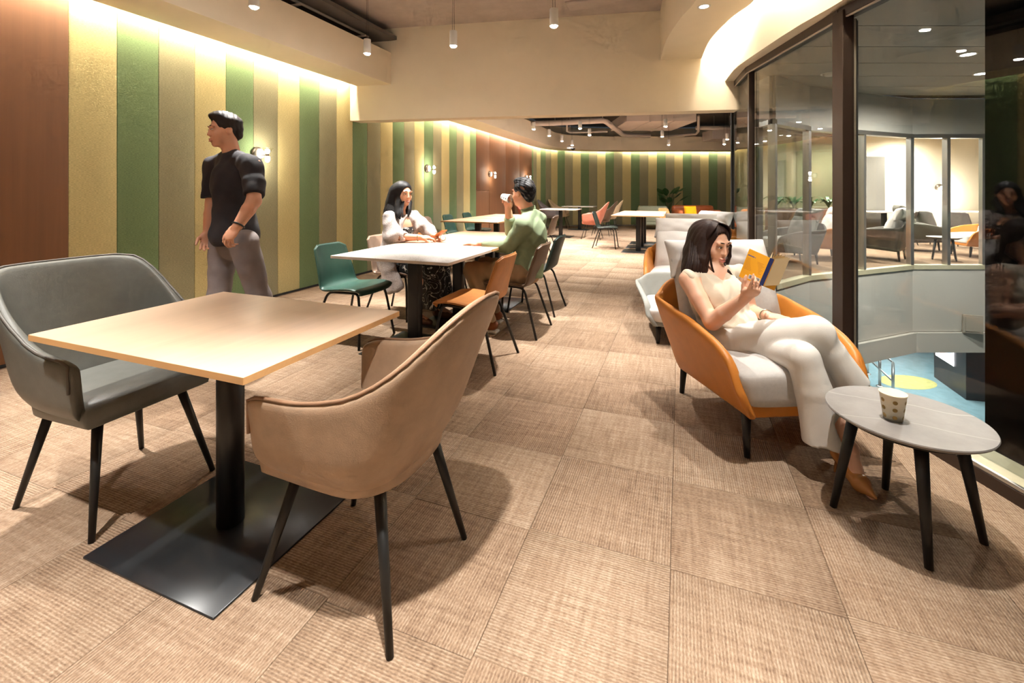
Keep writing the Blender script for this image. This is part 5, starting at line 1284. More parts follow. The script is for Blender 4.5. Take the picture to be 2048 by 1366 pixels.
# ================================================================ PERSON: WOMAN READING
def cd(r, c, z): return Vector((RT[0]*r+FW[0]*c, RT[1]*r+FW[1]*c, z))
def bounds(pts, pad):
    a = np.array([tuple(p) for p in pts]); return a.min(0)-pad, a.max(0)+pad
mat('blouse_cream', lin(212, 199, 178), 0.75, nscale=20, namt=0.03, bump=0.3, bscale=300, spec=0.25, sheen=0.2)
mat('trouser_cream', lin(214, 210, 203), 0.7, nscale=15, namt=0.02, bump=0.2, bscale=350, spec=0.25)
mat('shoe_tan', lin(196, 136, 80), 0.22, spec=0.6, coat=0.3); mat('bracelet_steel', lin(170, 160, 140), 0.3, metal=0.8)
def reading_woman():
    K = pt; S = 1.06
    base = K(1560, 760, 2.35)
    w = thing('person', 'woman in a sleeveless cream blouse and white trousers reading in the orange lounge chair', 'person', (base.x, base.y, 0))
    mv = Matrix.Translation((-base.x, -base.y, 0))
    def put(o): o.matrix_parent_inverse = mv; return o
    H = Frame(K(1424, 487, 2.64), cd(0.15, -0.36, -0.08), cd(-0.04, 0.10, 1.0)); hk = 1.04
    neck0 = K(1424, 545, 2.60); neck1 = H(0, -0.02, -0.06, hk)
    shR = K(1377, 560, 2.54); shL = K(1480, 548, 2.63)
    elR = K(1424, 644, 2.38); wrR = K(1494, 592, 2.22)
    elL = K(1500, 625, 2.60); wrL = K(1535, 633, 2.33); 
    hipR = K(1456, 688, 2.44); hipL = K(1502, 690, 2.46)
    knR = K(1632, 664, 2.14); anR = K(1708, 776, 2.10)
    knL = K(1606, 716, 2.07); anL = K(1698, 898, 1.99)
    heelL = K(1676, 902, 2.04); ballL = K(1722, 966, 1.89); toeL = K(1743, 994, 1.85)
    chest = shR.lerp(shL, 0.5) + Vector((0, 0, -0.12)) + cd(0.005, -0.03, 0); waist = K(1452, 650, 2.50)
    pel = hipR.lerp(hipL, 0.5)
    # ---- skin: one continuous body
    lo, hi = bounds([shR, shL, elR, wrR, wrL, hipR, knR, anR, anL, toeL, H(0, 0, 0.14), knL], 0.14)
    fd = Field(lo, hi, 0.0052)
    sculpt_head(fd, H, hk)
    fd.cap(neck0, neck1, 0.050*S, 0.047*S, 0.03)
    fd.cap(shR.lerp(neck0, 0.15), shL.lerp(neck0, 0.15), 0.045, 0.045, 0.04); 
    tdir = (neck0-waist).normalized(); side = (shL-shR).normalized(); tf = side.cross(tdir).normalized()
    fd.ell(chest, (0.155, 0.095, 0.15), np.array([[side.x, tf.x, tdir.x], [side.y, tf.y, tdir.y], [side.z, tf.z, tdir.z]]), 0.04)
    fd.chain([waist, pel], [0.105, 0.12], 0.05)
    for a, b, c in ((shR, elR, wrR), (shL, elL, wrL)):
        fd.chain([a, a.lerp(b, 0.45), b], [0.050*S, 0.045*S, 0.037*S], 0.02); fd.chain([b, b.lerp(c, 0.35), c], [0.039*S, 0.038*S, 0.0255*S], 0.02)
    fd.chain([hipR, knR], [0.075, 0.05], 0.03); fd.chain([knR, knR.lerp(anR, 0.35), anR], [0.05, 0.05, 0.032], 0.02)
    fd.chain([hipL, knL], [0.075, 0.05], 0.03); fd.chain([knL, knL.lerp(anL, 0.35), anL], [0.05, 0.05, 0.031], 0.02)
    fd.chain([anL, heelL, ], [0.030, 0.026], 0.02); fd.chain([anL, ballL, toeL], [0.030, 0.024, 0.012], 0.02)
    # right foot peeping out behind the side table
    fR = anR + cd(0.13, -0.03, -0.10); fd.chain([anR, anR+cd(0.05, -0.02, -0.055), fR], [0.032, 0.030, 0.014], 0.02)
    # hands
    hf = (K(1516, 575, 2.14)-wrR); sculpt_hand(fd, wrR, hf, cd(0.15, 1.0, 0.35), 1, 0.90, curl=(0.45, 0.80, 1.0, 1.15), curl2=(0.30, 0.9, 1.0, 1.0), thumb=(0.9, 0.8))
    sculpt_hand(fd, wrL, K(1572, 640, 2.26)-wrL, cd(-0.1, 0.25, -1.0), 1, S, curl=(0.25, 0.3, 0.35, 0.4), thumb=(0.2, 0.2))
    body = put(fd.mesh('body', 'skin_fair', w))
    # ---- face pieces
    face_parts(body, H, hk, 'lip_rose', browm='hair_brown')
    # ---- hair
    lo, hi = bounds([K(1360, 440, 2.6), K(1475, 590, 2.75), K(1370, 580, 2.5), H(0, 0, 0.17)], 0.07)
    fd = Field(lo, hi, 0.0048)
    fd.ell(H(0, -0.022, 0.044, hk), (0.086*hk, 0.104*hk, 0.088*hk), H.M, 0.0)
    fd.chain([K(1404, 470, 2.68), K(1394, 505, 2.67), K(1386, 540, 2.64), K(1381, 568, 2.60), K(1378, 582, 2.585)], [0.080, 0.078, 0.066, 0.045, 0.02], 0.035)
    fd.chain([K(1408, 480, 2.61), K(1403, 520, 2.575), K(1404, 548, 2.56), K(1412, 562, 2.545)], [0.040, 0.042, 0.032, 0.012], 0.03)
    fd.chain([K(1449, 478, 2.66), K(1459, 492, 2.665), K(1459, 512, 2.67), K(1452, 528, 2.67)], [0.024, 0.012, 0.010, 0.014], 0.02)
    fd.chain([K(1438, 518, 2.70), K(1442, 536, 2.64), K(1452, 546, 2.585), K(1466, 552, 2.565)], [0.036, 0.032, 0.024, 0.008], 0.025)
    fd.ell(H(0.0, 0.088, -0.030, hk), (0.057*hk, 0.078*hk, 0.098*hk), H.M, 0.010, 'cut')
    fd.ell(H(0.006, 0.092, 0.030, hk), (0.050*hk, 0.052*hk, 0.056*hk), H.M, 0.010, 'cut')
    hx = H.x; hy = H.y
    def streak(X, Y, Z):
        a = np.arctan2((X-H.o.x)*hx.x+(Y-H.o.y)*hx.y+(Z-H.o.z)*hx.z, (X-H.o.x)*hy.x+(Y-H.o.y)*hy.y+(Z-H.o.z)*hy.z)
        return 0.0007*np.sin(60*a+9*(Z-H.o.z)) + 0.0010*np.sin(23*a+12*(Z-H.o.z))
    fd.wave(streak); put(fd.mesh('hair', 'hair_brown', w, smooth=1))
    b = MB(); rs = random.Random(4)
    def lock(P_, r0): 
        q = catmull(P_, 5); n_ = len(q); b.tube(q, [r0*math.sin(math.pi*min(1, (i/n_)*1.02+0.02))**0.6+0.0004 for i in range(n_)], 5)
    for q in range(46):
        f_ = q/45; u0 = 1369+44*f_; dc = 0.05*math.sin(math.pi*f_)
        lock([K(u0+16-10*f_+rs.uniform(-2, 2), 468+rs.uniform(-16, 16), 2.68-dc*0.3), K(u0+6-4*f_+rs.uniform(-2, 2), 525, 2.585-dc), K(u0+rs.uniform(-2, 2), 555, 2.565-dc*0.7), K(u0+rs.uniform(-4, 6)+6*f_, 577-10*f_+rs.uniform(-5, 6), 2.55-dc*0.4)], 0.0050)
    for q in range(16):
        e = rs.uniform(-4, 5); lock([K(1440+e*0.5, 520, 2.66), K(1444+e*0.6, 534, 2.60), K(1453+e*0.8, 545+e*0.4, 2.57), K(1467+e*1.1+rs.uniform(-3, 3), 552+e*0.8, 2.56)], 0.0045)
    lock([K(1419, 500, 2.555), K(1422, 530, 2.545), K(1429, 552, 2.535), K(1425, 569, 2.53)], 0.0040); lock([K(1420, 505, 2.556), K(1425, 535, 2.543), K(1432, 556, 2.533), K(1428, 566, 2.53)], 0.0030)
    # parting strands swept from the crown over both temples
    for q in range(22):
        f_ = q/21
        lock([H(0.012, 0.035-0.05*f_, 0.131, hk), H(-0.040, 0.055-0.06*f_, 0.112, hk), H(-0.078, 0.045-0.07*f_, 0.060, hk), H(-0.085, 0.030-0.07*f_, 0.0, hk), H(-0.082, 0.018-0.06*f_, -0.07, hk)], 0.0055)
        lock([H(0.016, 0.035-0.05*f_, 0.131, hk), H(0.052, 0.050-0.06*f_, 0.104, hk), H(0.080, 0.038-0.07*f_, 0.050, hk), H(0.082, 0.020-0.07*f_, -0.02, hk)], 0.0055)
    put(b.build('hair_locks', 'hair_brown', w))
    ridge = lambda x: 0.5-np.abs(np.sin(x))
    # ---- blouse
    lo, hi = bounds([shR, shL, pel, waist, elL], 0.16); fd = Field(lo, hi, 0.006)
    Mt = np.array([[side.x, tf.x, tdir.x], [side.y, tf.y, tdir.y], [side.z, tf.z, tdir.z]])
    fd.ell(chest, (0.168, 0.118, 0.165), Mt, 0.0); 
    bust = chest + tf*(-0.0) 
    fwd_t = tf if tf.dot(cd(0, -1, 0)) > 0 else -tf
    for sx in (-1, 1): fd.ell(chest + side*(0.068*sx) + fwd_t*0.075 + tdir*0.005, (0.062, 0.055, 0.060), Mt, 0.03)
    fd.chain([shR.lerp(neck0, 0.05)+Vector((0, 0, 0.004)), neck0+Vector((0, 0, -0.022)), shL.lerp(neck0, 0.05)+Vector((0, 0, 0.004))], [0.054, 0.046, 0.054], 0.03)
    fd.chain([chest, waist, pel+tdir*0.055], [0.132, 0.136, 0.158], 0.05); fd.box(pel+tdir*-0.12, (0.3, 0.3, 0.155), Mt, 0.004, 0.0, 'cut')
    # armholes and a V neck
    fd.cap(shR+(shR-shL)*0.06+Vector((0, 0, -0.01)), elR, 0.052, 0.05, 0.006, 'cut'); fd.cap(shL+(shL-shR)*0.06, elL, 0.052, 0.05, 0.006, 'cut')
    nv_ = K(1440, 545, 2.53); fd.cap(neck0+Vector((0, 0, 0.06)), neck0+fwd_t*0.085+tdir*-0.045, 0.066, 0.022, 0.006, 'cut'); fd.cap(neck0+Vector((0, 0, 0.10)), neck0+Vector((0, 0, 0.01)), 0.062, 0.060, 0.006, 'cut')
    def drape(X, Y, Z):
        a = X*RT[0]+Y*RT[1]; lo_ = np.clip((0.70-Z)*6, 0, 1)
        return 0.0100*ridge(38*Z+34*a+1.2*np.sin(25*a))*lo_ + 0.0060*ridge(34*a+16*Z+0.6)*(1-0.5*lo_) + thin_noise(3, (70, 0.0018), (120, 0.0014))(X, Y, Z)
    fd.wave(drape)
    put(fd.mesh('blouse', 'blouse_cream', w))
    # ---- trousers: crossed thighs and wide flared hems
    lo, hi = bounds([hipR, hipL, knR, anR, knL, anL, waist], 0.17); fd = Field(lo, hi, 0.0062)
    fd.ell(pel+Vector((0, 0, 0.01)), (0.165, 0.14, 0.115), Mt, 0.0); fd.cap(waist+tdir*-0.02, pel, 0.118, 0.14, 0.05)
    fd.chain([hipR, hipR.lerp(knR, 0.5), knR], [0.106, 0.092, 0.072], 0.05)
    dR = (anR-knR).normalized(); eR = anR - dR*0.005
    fd.chain([knR, knR.lerp(eR, 0.4), eR], [0.068, 0.066, 0.074], 0.03)
    fd.chain([hipL, hipL.lerp(knL, 0.5), knL], [0.098, 0.082, 0.066], 0.03)
    hemL = K(1660, 886, 2.0); sd = cd(1, 0, 0)
    fd.chain([knL, knL.lerp(hemL, 0.4), hemL+Vector((0, 0, -0.06))], [0.070, 0.076, 0.088], 0.02)
    fd.cap(knL.lerp(hemL, 0.35)+sd*-0.005, hemL+sd*-0.045+Vector((0, 0, -0.05)), 0.050, 0.068, 0.02); fd.cap(knL.lerp(hemL, 0.35)+sd*0.01, hemL+sd*0.040+Vector((0, 0, -0.05)), 0.050, 0.068, 0.02)
    # hems: flat openings, hollow inside
    fd.box(eR+dR*0.20, (0.2, 0.2, 0.2), np.array(dR.to_track_quat('Z', 'Y').to_matrix()), 0.004, 0.0, 'cut')
    fd.box((hemL.x, hemL.y, hemL.z-0.20), (0.25, 0.25, 0.20), None, 0.004, 0.0, 'cut')
    fd.cap(eR-dR*0.08, eR+dR*0.05, 0.056, 0.064, 0.0, 'cut'); fd.cap(hemL+Vector((0, 0, 0.05))+sd*0.0, hemL+Vector((0, 0, -0.05)), 0.045, 0.060, 0.0, 'cut'); fd.cap(hemL+sd*-0.04+Vector((0, 0, 0.02)), hemL+sd*0.04+Vector((0, 0, 0.02)), 0.050, 0.050, 0.0, 'cut')
    def folds(X, Y, Z):
        a = (X*RT[0]+Y*RT[1]); c = (X*FW[0]+Y*FW[1]); low_ = np.clip((0.40-Z)*5, 0, 1)
        hip_ = np.clip((c-2.22)*5, 0, 1)
        kn_ = np.exp(-((c-2.10)**2)/0.008)*(1-low_)
        a0 = pel.x*RT[0]+pel.y*RT[1]; th_ = np.arctan2(Z-(pel.z-0.03), a-(a0-0.10)); d_ = np.sqrt((a-a0+0.10)**2+(Z-pel.z+0.03)**2)
        return 0.0055*ridge(a*44+c*12+0.4)*low_ + 0.0120*ridge(7*th_+0.5)*np.exp(-d_*4.5)*(1-low_)*hip_ + 0.0040*ridge(30*a-22*Z)*kn_*np.clip((Z-0.50)*12, 0, 1)
    fd.wave(folds); put(fd.mesh('trousers', 'trouser_cream', w))
    # ---- stiletto shoe on the planted foot
    lo, hi = bounds([heelL, toeL, anL], 0.09); lo[2] = -0.01; fd = Field(lo, hi, 0.0035)
    hb = heelL + Vector((0, 0, -0.012)); ft = (toeL-hb); ft.z = 0; ft.normalize()
    fd.chain([hb, hb.lerp(ballL, 0.5)+Vector((0, 0, -0.012)), ballL+Vector((0, 0, -0.002)), toeL+Vector((0, 0, 0.010))+ft*0.02], [0.031, 0.030, 0.036, 0.007], 0.02)
    fd.cap(anL+Vector((0, 0, 0.05)), anL.lerp(ballL, 0.55)+Vector((0, 0, 0.03)), 0.040, 0.026, 0.004, 'cut')
    fd.cap(anL+Vector((0, 0, 0.07)), heelL+Vector((0, 0, 0.045)), 0.034, 0.026, 0.004, 'cut')
    fd.plane_cut((0, 0, 0.002), (0, 0, -1)); put(fd.mesh('shoe', 'shoe_tan', w))
    sh = K(1669, 942, 2.035); put(MB().tube([hb+Vector((0, 0, -0.01)), hb.lerp(Vector((sh.x, sh.y, 0)), 0.5), Vector((sh.x, sh.y, 0.001))], [0.016, 0.007, 0.0045], 10).build('stiletto_heel', 'shoe_tan', w))
    # shoe of the raised foot
    b0 = anR+cd(0.05, -0.02, -0.062); lo, hi = bounds([b0, fR], 0.09); fd = Field(lo, hi, 0.004); fd.chain([anR+cd(0.0, 0, -0.05), b0, fR, fR+cd(0.05, -0.01, -0.035)], [0.030, 0.036, 0.03, 0.006], 0.02); fd.cap(anR+Vector((0, 0, 0.03)), b0+Vector((0, 0, 0.035)), 0.036, 0.03, 0.004, 'cut'); put(fd.mesh('shoe', 'shoe_tan', w))
    # bracelet on the resting wrist
    bd_ = (wrL-elL).normalized(); x = bd_.orthogonal().normalized(); y = bd_.cross(x); cb = wrL - bd_*0.012
    put(MB().tube([cb+(x*math.cos(t)+y*math.sin(t))*0.0335 for t in [i*2*math.pi/20 for i in range(20)]], 0.003, 6, closed=True).build('bracelet', 'bracelet_steel', w))
    return w
reading_woman()
# ---- the book
mat('book_yellow', lin(232, 162, 22), 0.5); mat('book_blue', lin(52, 66, 132), 0.5); mat('book_paper', lin(232, 206, 160), 0.8); mat('print_black', lin(30, 30, 40), 0.6); mat('print_white', lin(235, 232, 226), 0.6); mat('print_amber', lin(206, 138, 30), 0.6)
def book():
    K = pt
    TL, TR, BR, BL = K(1499, 497, 2.235), K(1540.5, 515.5, 2.165), K(1518, 569, 2.165), K(1477.5, 553, 2.235)
    t = thing('book', 'open yellow paperback with a blue spine held by the reading woman', 'book', BR); mv = Matrix.Translation(-Vector(BR))
    n = (TR-TL).cross(BL-TL).normalized()
    if n.dot(cd(0, 1, 0)) < 0: n = -n      # n points away from the camera
    def slab(q, d0, d1): 
        v = [p+n*d0 for p in q] + [p+n*d1 for p in q]; return MB().add(v, [(0, 1, 2, 3), (7, 6, 5, 4), (0, 4, 5, 1), (1, 5, 6, 2), (2, 6, 7, 3), (3, 7, 4, 0)])
    def P(a, b): return TL.lerp(TR, a).lerp(BL.lerp(BR, a), b)
    def put(o): o.matrix_parent_inverse = mv; return o
    put(slab([TL, TR, BR, BL], 0.0, 0.0012).build('back_cover', 'book_yellow', t))
    put(slab([P(0.03, 0.02), P(1, 0.02), P(1, 0.98), P(0.03, 0.98)], 0.0013, 0.010).build('page_block', 'book_paper', t))
    sp = cd(0.035, 0.02, 0.0)*0.62
    e0 = (TR-BR).normalized(); out = e0.cross(n).normalized()
    if out.dot(cd(1, 0, 0)) < 0: out = -out
    so = (out*0.5+n*0.86).normalized()*0.026
    sq = [TR, TR+so, BR+so, BR]; put(MB().add(sq+[p-out*0.0012 for p in sq], [(0, 1, 2, 3), (7, 6, 5, 4), (0, 4, 5, 1), (1, 5, 6, 2), (2, 6, 7, 3), (3, 7, 4, 0)]).build('spine', 'book_blue', t))
    # the other half opens away from the camera
    w2 = (n*0.94+out*0.26).normalized()*0.105
    A, B = TR+so, BR+so; fq = [A, A+w2, B+w2, B]; m2 = w2.cross(e0).normalized()
    put(MB().add(fq+[p+m2*0.0012 for p in fq], [(0, 1, 2, 3), (7, 6, 5, 4), (0, 4, 5, 1), (1, 5, 6, 2), (2, 6, 7, 3), (3, 7, 4, 0)]).build('front_cover', 'book_yellow', t))
    for k in range(7):
        wd = (n*0.80+out*(0.46-0.12*k)+e0*0.34).normalized()*0.095; a = TR+so*(0.9-0.1*k); b = BR+so*(0.9-0.1*k)
        put(MB().add([a, a+wd*0.5+e0*0.003, a+wd+e0*0.004, b+wd, b+wd*0.5, b], [(0, 1, 4, 5), (1, 2, 3, 4)]).build('page', 'book_paper', t))
    def card(a0, b0, a1, b1, m, nm, off=-0.0006): put(slab([P(a0, b0), P(a1, b0), P(a1, b1), P(a0, b1)], off, 0.0).build(nm, m, t))
    b = MB()
    for k, (x0, x1) in enumerate(((0.06, 0.11), (0.12, 0.15), (0.16, 0.21), (0.22, 0.25), (0.26, 0.31), (0.32, 0.36), (0.39, 0.42))):
        q = [P(x0, 0.185), P(x1, 0.185), P(x1, 0.225), P(x0, 0.225)]; s_ = slab(q, -0.0006, 0.0); b.add(s_.v, s_.f)
    put(b.build('title_print', 'book_blue', t))
    b = MB()
    for r_ in range(9):
        for (x0, x1) in ((0.06, 0.48-0.03*(r_ % 3)), (0.56, 0.92-0.05*((r_+1) % 3))):
            y = 0.30+r_*0.045; s_ = slab([P(x0, y), P(x1, y), P(x1, y+0.018), P(x0, y+0.018)], -0.0005, 0.0); b.add(s_.v, s_.f)
    put(b.build('text_print', 'print_amber', t))
    card(0.42, 0.80, 0.64, 0.945, 'print_white', 'barcode_label'); card(0.70, 0.80, 0.96, 0.945, 'print_white', 'barcode_label')
    b = MB(); rs = random.Random(2)
    for (x0, x1) in ((0.44, 0.62), (0.72, 0.94)):
        x = x0
        while x < x1:
            wd = rs.choice((0.006, 0.010, 0.016)); s_ = slab([P(x, 0.815), P(min(x+wd, x1), 0.815), P(min(x+wd, x1), 0.915), P(x, 0.915)], -0.0010, -0.0006); b.add(s_.v, s_.f); x += wd+rs.choice((0.006, 0.010))
    put(b.build('barcode_bars', 'print_black', t))
book()
# ================================================================ GENERIC LIMBS FOR THE OTHER PEOPLE
def body_core(fd, J, S=1.04, male=False):
    """neck, torso, arms and legs of the skin body from a joint dictionary"""
    side = (J['shL']-J['shR']).normalized(); td = (J['neck']-J['pel']).normalized(); tf = side.cross(td).normalized()
    M = np.array([[side.x, tf.x, td.x], [side.y, tf.y, td.y], [side.z, tf.z, td.z]])
    ch = J['shL'].lerp(J['shR'], 0.5) - td*0.11; wa = ch.lerp(J['pel'], 0.5)
    nr = 0.056 if male else 0.048
    fd.cap(J['neck'], J['head'](0, -0.02, -0.06, J['hk']), nr*S, nr*0.95*S, 0.03); fd.cap(J['shR'].lerp(J['neck'], 0.2), J['shL'].lerp(J['neck'], 0.2), 0.042, 0.042, 0.04)
    fd.ell(ch, (0.15*S, 0.095*S, 0.15*S), M, 0.04); fd.chain([ch, wa, J['pel']], [0.11, 0.10, 0.115], 0.05)
    for q in 'RL':
        a, b, c = J['sh'+q], J['el'+q], J['wr'+q]; ar = 1.12 if male else 1.0
        fd.chain([a, a.lerp(b, 0.45), b], [0.050*S*ar, 0.044*S*ar, 0.036*S*ar], 0.02); fd.chain([b, b.lerp(c, 0.35), c], [0.038*S*ar, 0.038*S*ar, 0.0265*S*ar], 0.02)
        h_, k, n = J['hip'+q], J['kn'+q], J['an'+q]; fd.chain([h_, h_.lerp(k, 0.5), k], [0.082, 0.07, 0.052], 0.03); fd.chain([k, k.lerp(n, 0.35), n], [0.052, 0.052, 0.033], 0.02)
    return side, tf, td, M, ch, wa
def open_hair(fd, H, k): 
    fd.ell(H(0.0, 0.090, -0.032, k), (0.058*k, 0.078*k, 0.098*k), H.M, 0.010, 'cut'); fd.ell(H(0.0, 0.092, 0.022, k), (0.049*k, 0.050*k, 0.052*k), H.M, 0.010, 'cut')
def mount(w): 
    mv = Matrix.Translation(-Vector(w.location))
    for ch in w.children: ch.matrix_parent_inverse = mv
# ================================================================ PERSON: WOMAN IN A CARDIGAN
def knit_mat():
    m, nt, p = new_mat('cardigan_knit'); tc = nt.add('ShaderNodeTexCoord'); a = nt.add('ShaderNodeTexNoise', i_Scale=150.0, i_Detail=3.0); nt.link(tc.outputs['Object'], a.inputs['Vector'])
    r = nt.add('ShaderNodeValToRGB'); r.color_ramp.elements[0].position = 0.32; r.color_ramp.elements[1].position = 0.68; r.color_ramp.elements[0].color = lin(140, 130, 126); r.color_ramp.elements[1].color = lin(188, 178, 173); nt.link(a.outputs[0], r.inputs[0]); nt.link(r.outputs[0], p.inputs['Base Color'])
    bp = nt.add('ShaderNodeBump', i_Strength=0.5, i_Distance=0.004); nt.link(a.outputs[0], bp.inputs['Height']); nt.link(bp.outputs[0], p.inputs['Normal']); p.inputs['Roughness'].default_value = 0.95; MATS['cardigan_knit'] = m
knit_mat()
def print_mat():
    m, nt, p = new_mat('dress_print'); tc = nt.add('ShaderNodeTexCoord'); nz = nt.add('ShaderNodeTexNoise', i_Scale=9.0, i_Detail=2.0, i_Distortion=1.6); nt.link(tc.outputs['Object'], nz.inputs['Vector'])
    sb = nt.add('ShaderNodeMath', operation='SUBTRACT'); sb.inputs[1].default_value = 0.5; nt.link(nz.outputs[0], sb.inputs[0]); ab = nt.add('ShaderNodeMath', operation='ABSOLUTE'); nt.link(sb.outputs[0], ab.inputs[0])
    lt = nt.add('ShaderNodeMath', operation='LESS_THAN'); lt.inputs[1].default_value = 0.012; nt.link(ab.outputs[0], lt.inputs[0])
    nt.link(mixcol(nt, lt.outputs[0], lin(18, 17, 18), lin(210, 206, 200)), p.inputs['Base Color']); p.inputs['Roughness'].default_value = 0.75; MATS['dress_print'] = m
print_mat(); mat('boot_brown', lin(96, 62, 46), 0.45); mat('phone_case', lin(176, 108, 52), 0.45); mat('charm_white', lin(238, 236, 232), 0.4)
def cardigan_woman():
    K = pt; hk = 1.03
    H = Frame(K(806, 388, 4.58), Vector((1.0, -0.42, -0.06)), Vector((0.05, 0.0, 1)))
    J = dict(head=H, hk=hk, neck=K(804, 424, 4.60), shR=K(778, 434, 4.46), shL=K(828, 433, 4.74), elR=K(788, 474, 4.38), wrR=K(842, 475, 4.36), elL=K(858, 462, 4.68), wrL=K(868, 471, 4.56),
             pel=Vector((-2.74, 3.93, 0.52)), hipR=Vector((-2.70, 3.84, 0.50)), hipL=Vector((-2.70, 4.02, 0.50)), knR=Vector((-2.26, 3.80, 0.53)), knL=Vector((-2.26, 4.00, 0.53)), anR=Vector((-2.42, 3.72, 0.11)), anL=Vector((-2.30, 3.98, 0.11)))
    w = thing('person', 'smiling woman with long black hair in a grey cardigan at the table', 'person', (-2.72, 3.93, 0))
    lo, hi = bounds([J['shR'], J['shL'], J['wrR'], J['knR'], J['anR'], J['anL'], J['pel'], H(0, 0, 0.15), K(880, 476, 4.5)], 0.15); lo[2] = 0.0
    fd = Field(lo, hi, 0.0068); sculpt_head(fd, H, hk); side, tf, td, M, ch, wa = body_core(fd, J)
    sculpt_hand(fd, J['wrR'], K(872, 474, 4.42)-J['wrR'], Vector((0, 0.4, -1)), -1, 1.0, curl=(0.35, 0.4, 0.45, 0.5)); sculpt_hand(fd, J['wrL'], K(882, 474, 4.46)-J['wrL'], Vector((0, -0.4, -1)), 1, 1.0, curl=(0.4, 0.45, 0.5, 0.55))
    for q in 'RL': fd.chain([J['an'+q], J['an'+q]+Vector((0.16, 0, -0.07))], [0.035, 0.028], 0.02)
    face_parts(fd.mesh('body', 'skin_warm', w), H, hk, 'lip_rose', smile=True)
    lo, hi = bounds([H(0, 0, 0.15), K(772, 440, 4.55), K(830, 440, 4.7)], 0.10); fd = Field(lo, hi, 0.0062)
    fd.ell(H(0, -0.022, 0.044, hk), (0.088*hk, 0.106*hk, 0.088*hk), H.M, 0.0)
    fd.chain([K(794, 385, 4.60), K(786, 405, 4.60), K(778, 422, 4.58), K(768, 433, 4.57)], [0.085, 0.075, 0.055, 0.020], 0.03)
    fd.chain([K(800, 392, 4.54), K(796, 412, 4.50), K(795, 428, 4.46), K(800, 437, 4.43)], [0.040, 0.034, 0.026, 0.010], 0.03)
    fd.chain([K(818, 405, 4.66), K(816, 422, 4.60), K(816, 432, 4.56)], [0.034, 0.034, 0.012], 0.02)
    fd.chain([H(0, -0.06, 0.02, hk), H(0, -0.075, -0.09, hk), H(0, -0.08, -0.17, hk)], [0.085, 0.080, 0.055], 0.03)
    open_hair(fd, H, hk); fd.mesh('hair', 'hair_black', w)
    b = MB(); rs = random.Random(8)
    for q in range(24):
        f_ = q/23; u0 = 768+36*f_; P_ = catmull([K(u0+16-8*f_, 385, 4.60-0.03*f_), K(u0+6-4*f_, 415, 4.515-0.05*f_), K(u0+rs.uniform(-2, 2), 430, 4.50-0.08*f_), K(u0-2+rs.uniform(-3, 3), 438+rs.uniform(-3, 4), 4.50-0.08*f_)], 5); n_ = len(P_)
        b.tube(P_, [0.0065*math.sin(math.pi*min(1, (i/n_)*1.02+0.02))**0.6+0.0005 for i in range(n_)], 5)
    b.build('hair_locks', 'hair_black', w)
    # dress: bodice and long skirt
    lo, hi = bounds([ch, J['pel'], J['knR'], J['knL'], J['anL'], J['anR']], 0.17); lo[2] = 0.08; fd = Field(lo, hi, 0.009)
    fd.ell(ch-td*0.03, (0.158, 0.115, 0.12), M, 0.0); fd.chain([ch-td*0.05, wa, J['pel']], [0.125, 0.120, 0.145], 0.05)
    for q in 'RL': fd.chain([J['hip'+q], J['kn'+q]], [0.11, 0.085], 0.06)
    kc = J['knR'].lerp(J['knL'], 0.5); bot = Vector((-2.24, 3.86, 0.14)); fd.cap(kc+Vector((-0.02, -0.05, -0.02)), bot+Vector((0, -0.08, 0)), 0.10, 0.12, 0.06); fd.cap(kc+Vector((0, 0.06, -0.02)), bot+Vector((0.02, 0.1, 0)), 0.10, 0.12, 0.06)
    top = K(812, 447, 4.48); fd.box((top.x, top.y, top.z+0.20), (0.4, 0.4, 0.20), None, 0.004, 0.0, 'cut'); fd.box((bot.x, bot.y, 0.0), (0.5, 0.5, 0.15), None, 0.004, 0.0, 'cut')
    fd.wave(lambda X, Y, Z: 0.006*np.sin(70*Y+20*X)*np.clip((0.5-Z)*4, 0, 1)); fd.mesh('dress', 'dress_print', w)
    # cardigan: draped sleeves and back, open at the front, hanging below the seat
    lo, hi = bounds([J['shR'], J['shL'], J['elR'], J['elL'], K(805, 478, 4.36), Vector((-2.95, 3.70, 0.28)), Vector((-2.55, 4.1, 0.4))], 0.16); fd = Field(lo, hi, 0.008)
    fd.chain([J['shR'].lerp(J['neck'], 0.25), J['shR'], J['elR']+Vector((-0.02, 0, 0.0)), K(806, 474, 4.37)], [0.055, 0.064, 0.086, 0.062], 0.06); fd.chain([J['shL'].lerp(J['neck'], 0.25), J['shL'], J['elL'], K(866, 468, 4.62)], [0.055, 0.064, 0.072, 0.052], 0.06)
    fd.ell(ch-td*0.04, (0.190, 0.140, 0.20), M, 0.07); fd.chain([ch, wa, J['pel']+Vector((-0.04, 0, 0))], [0.15, 0.155, 0.17], 0.05)
    fd.chain([K(786, 470, 4.42), Vector((-2.70, 3.70, 0.62)), Vector((-2.66, 3.70, 0.33))], [0.10, 0.11, 0.075], 0.06, flat=((0.2, 1, 0), 0.55)); fd.chain([Vector((-2.80, 3.76, 0.6)), Vector((-2.56, 3.69, 0.36))], [0.08, 0.07], 0.06, flat=((0.2, 1, 0), 0.5))
    fw_ = Vector((1, -0.25, 0)).normalized(); fd.cap(J['neck']+Vector((0, 0, 0.10)), J['neck']-Vector((0, 0, 0.02)), 0.068, 0.070, 0.01, 'cut')
    fd.cap(ch+fw_*0.17+td*0.16, ch+fw_*0.17-td*0.34, 0.085, 0.10, 0.015, 'cut'); fd.cap(K(803, 476, 4.36), J['wrR'], 0.042, 0.042, 0.0, 'cut')
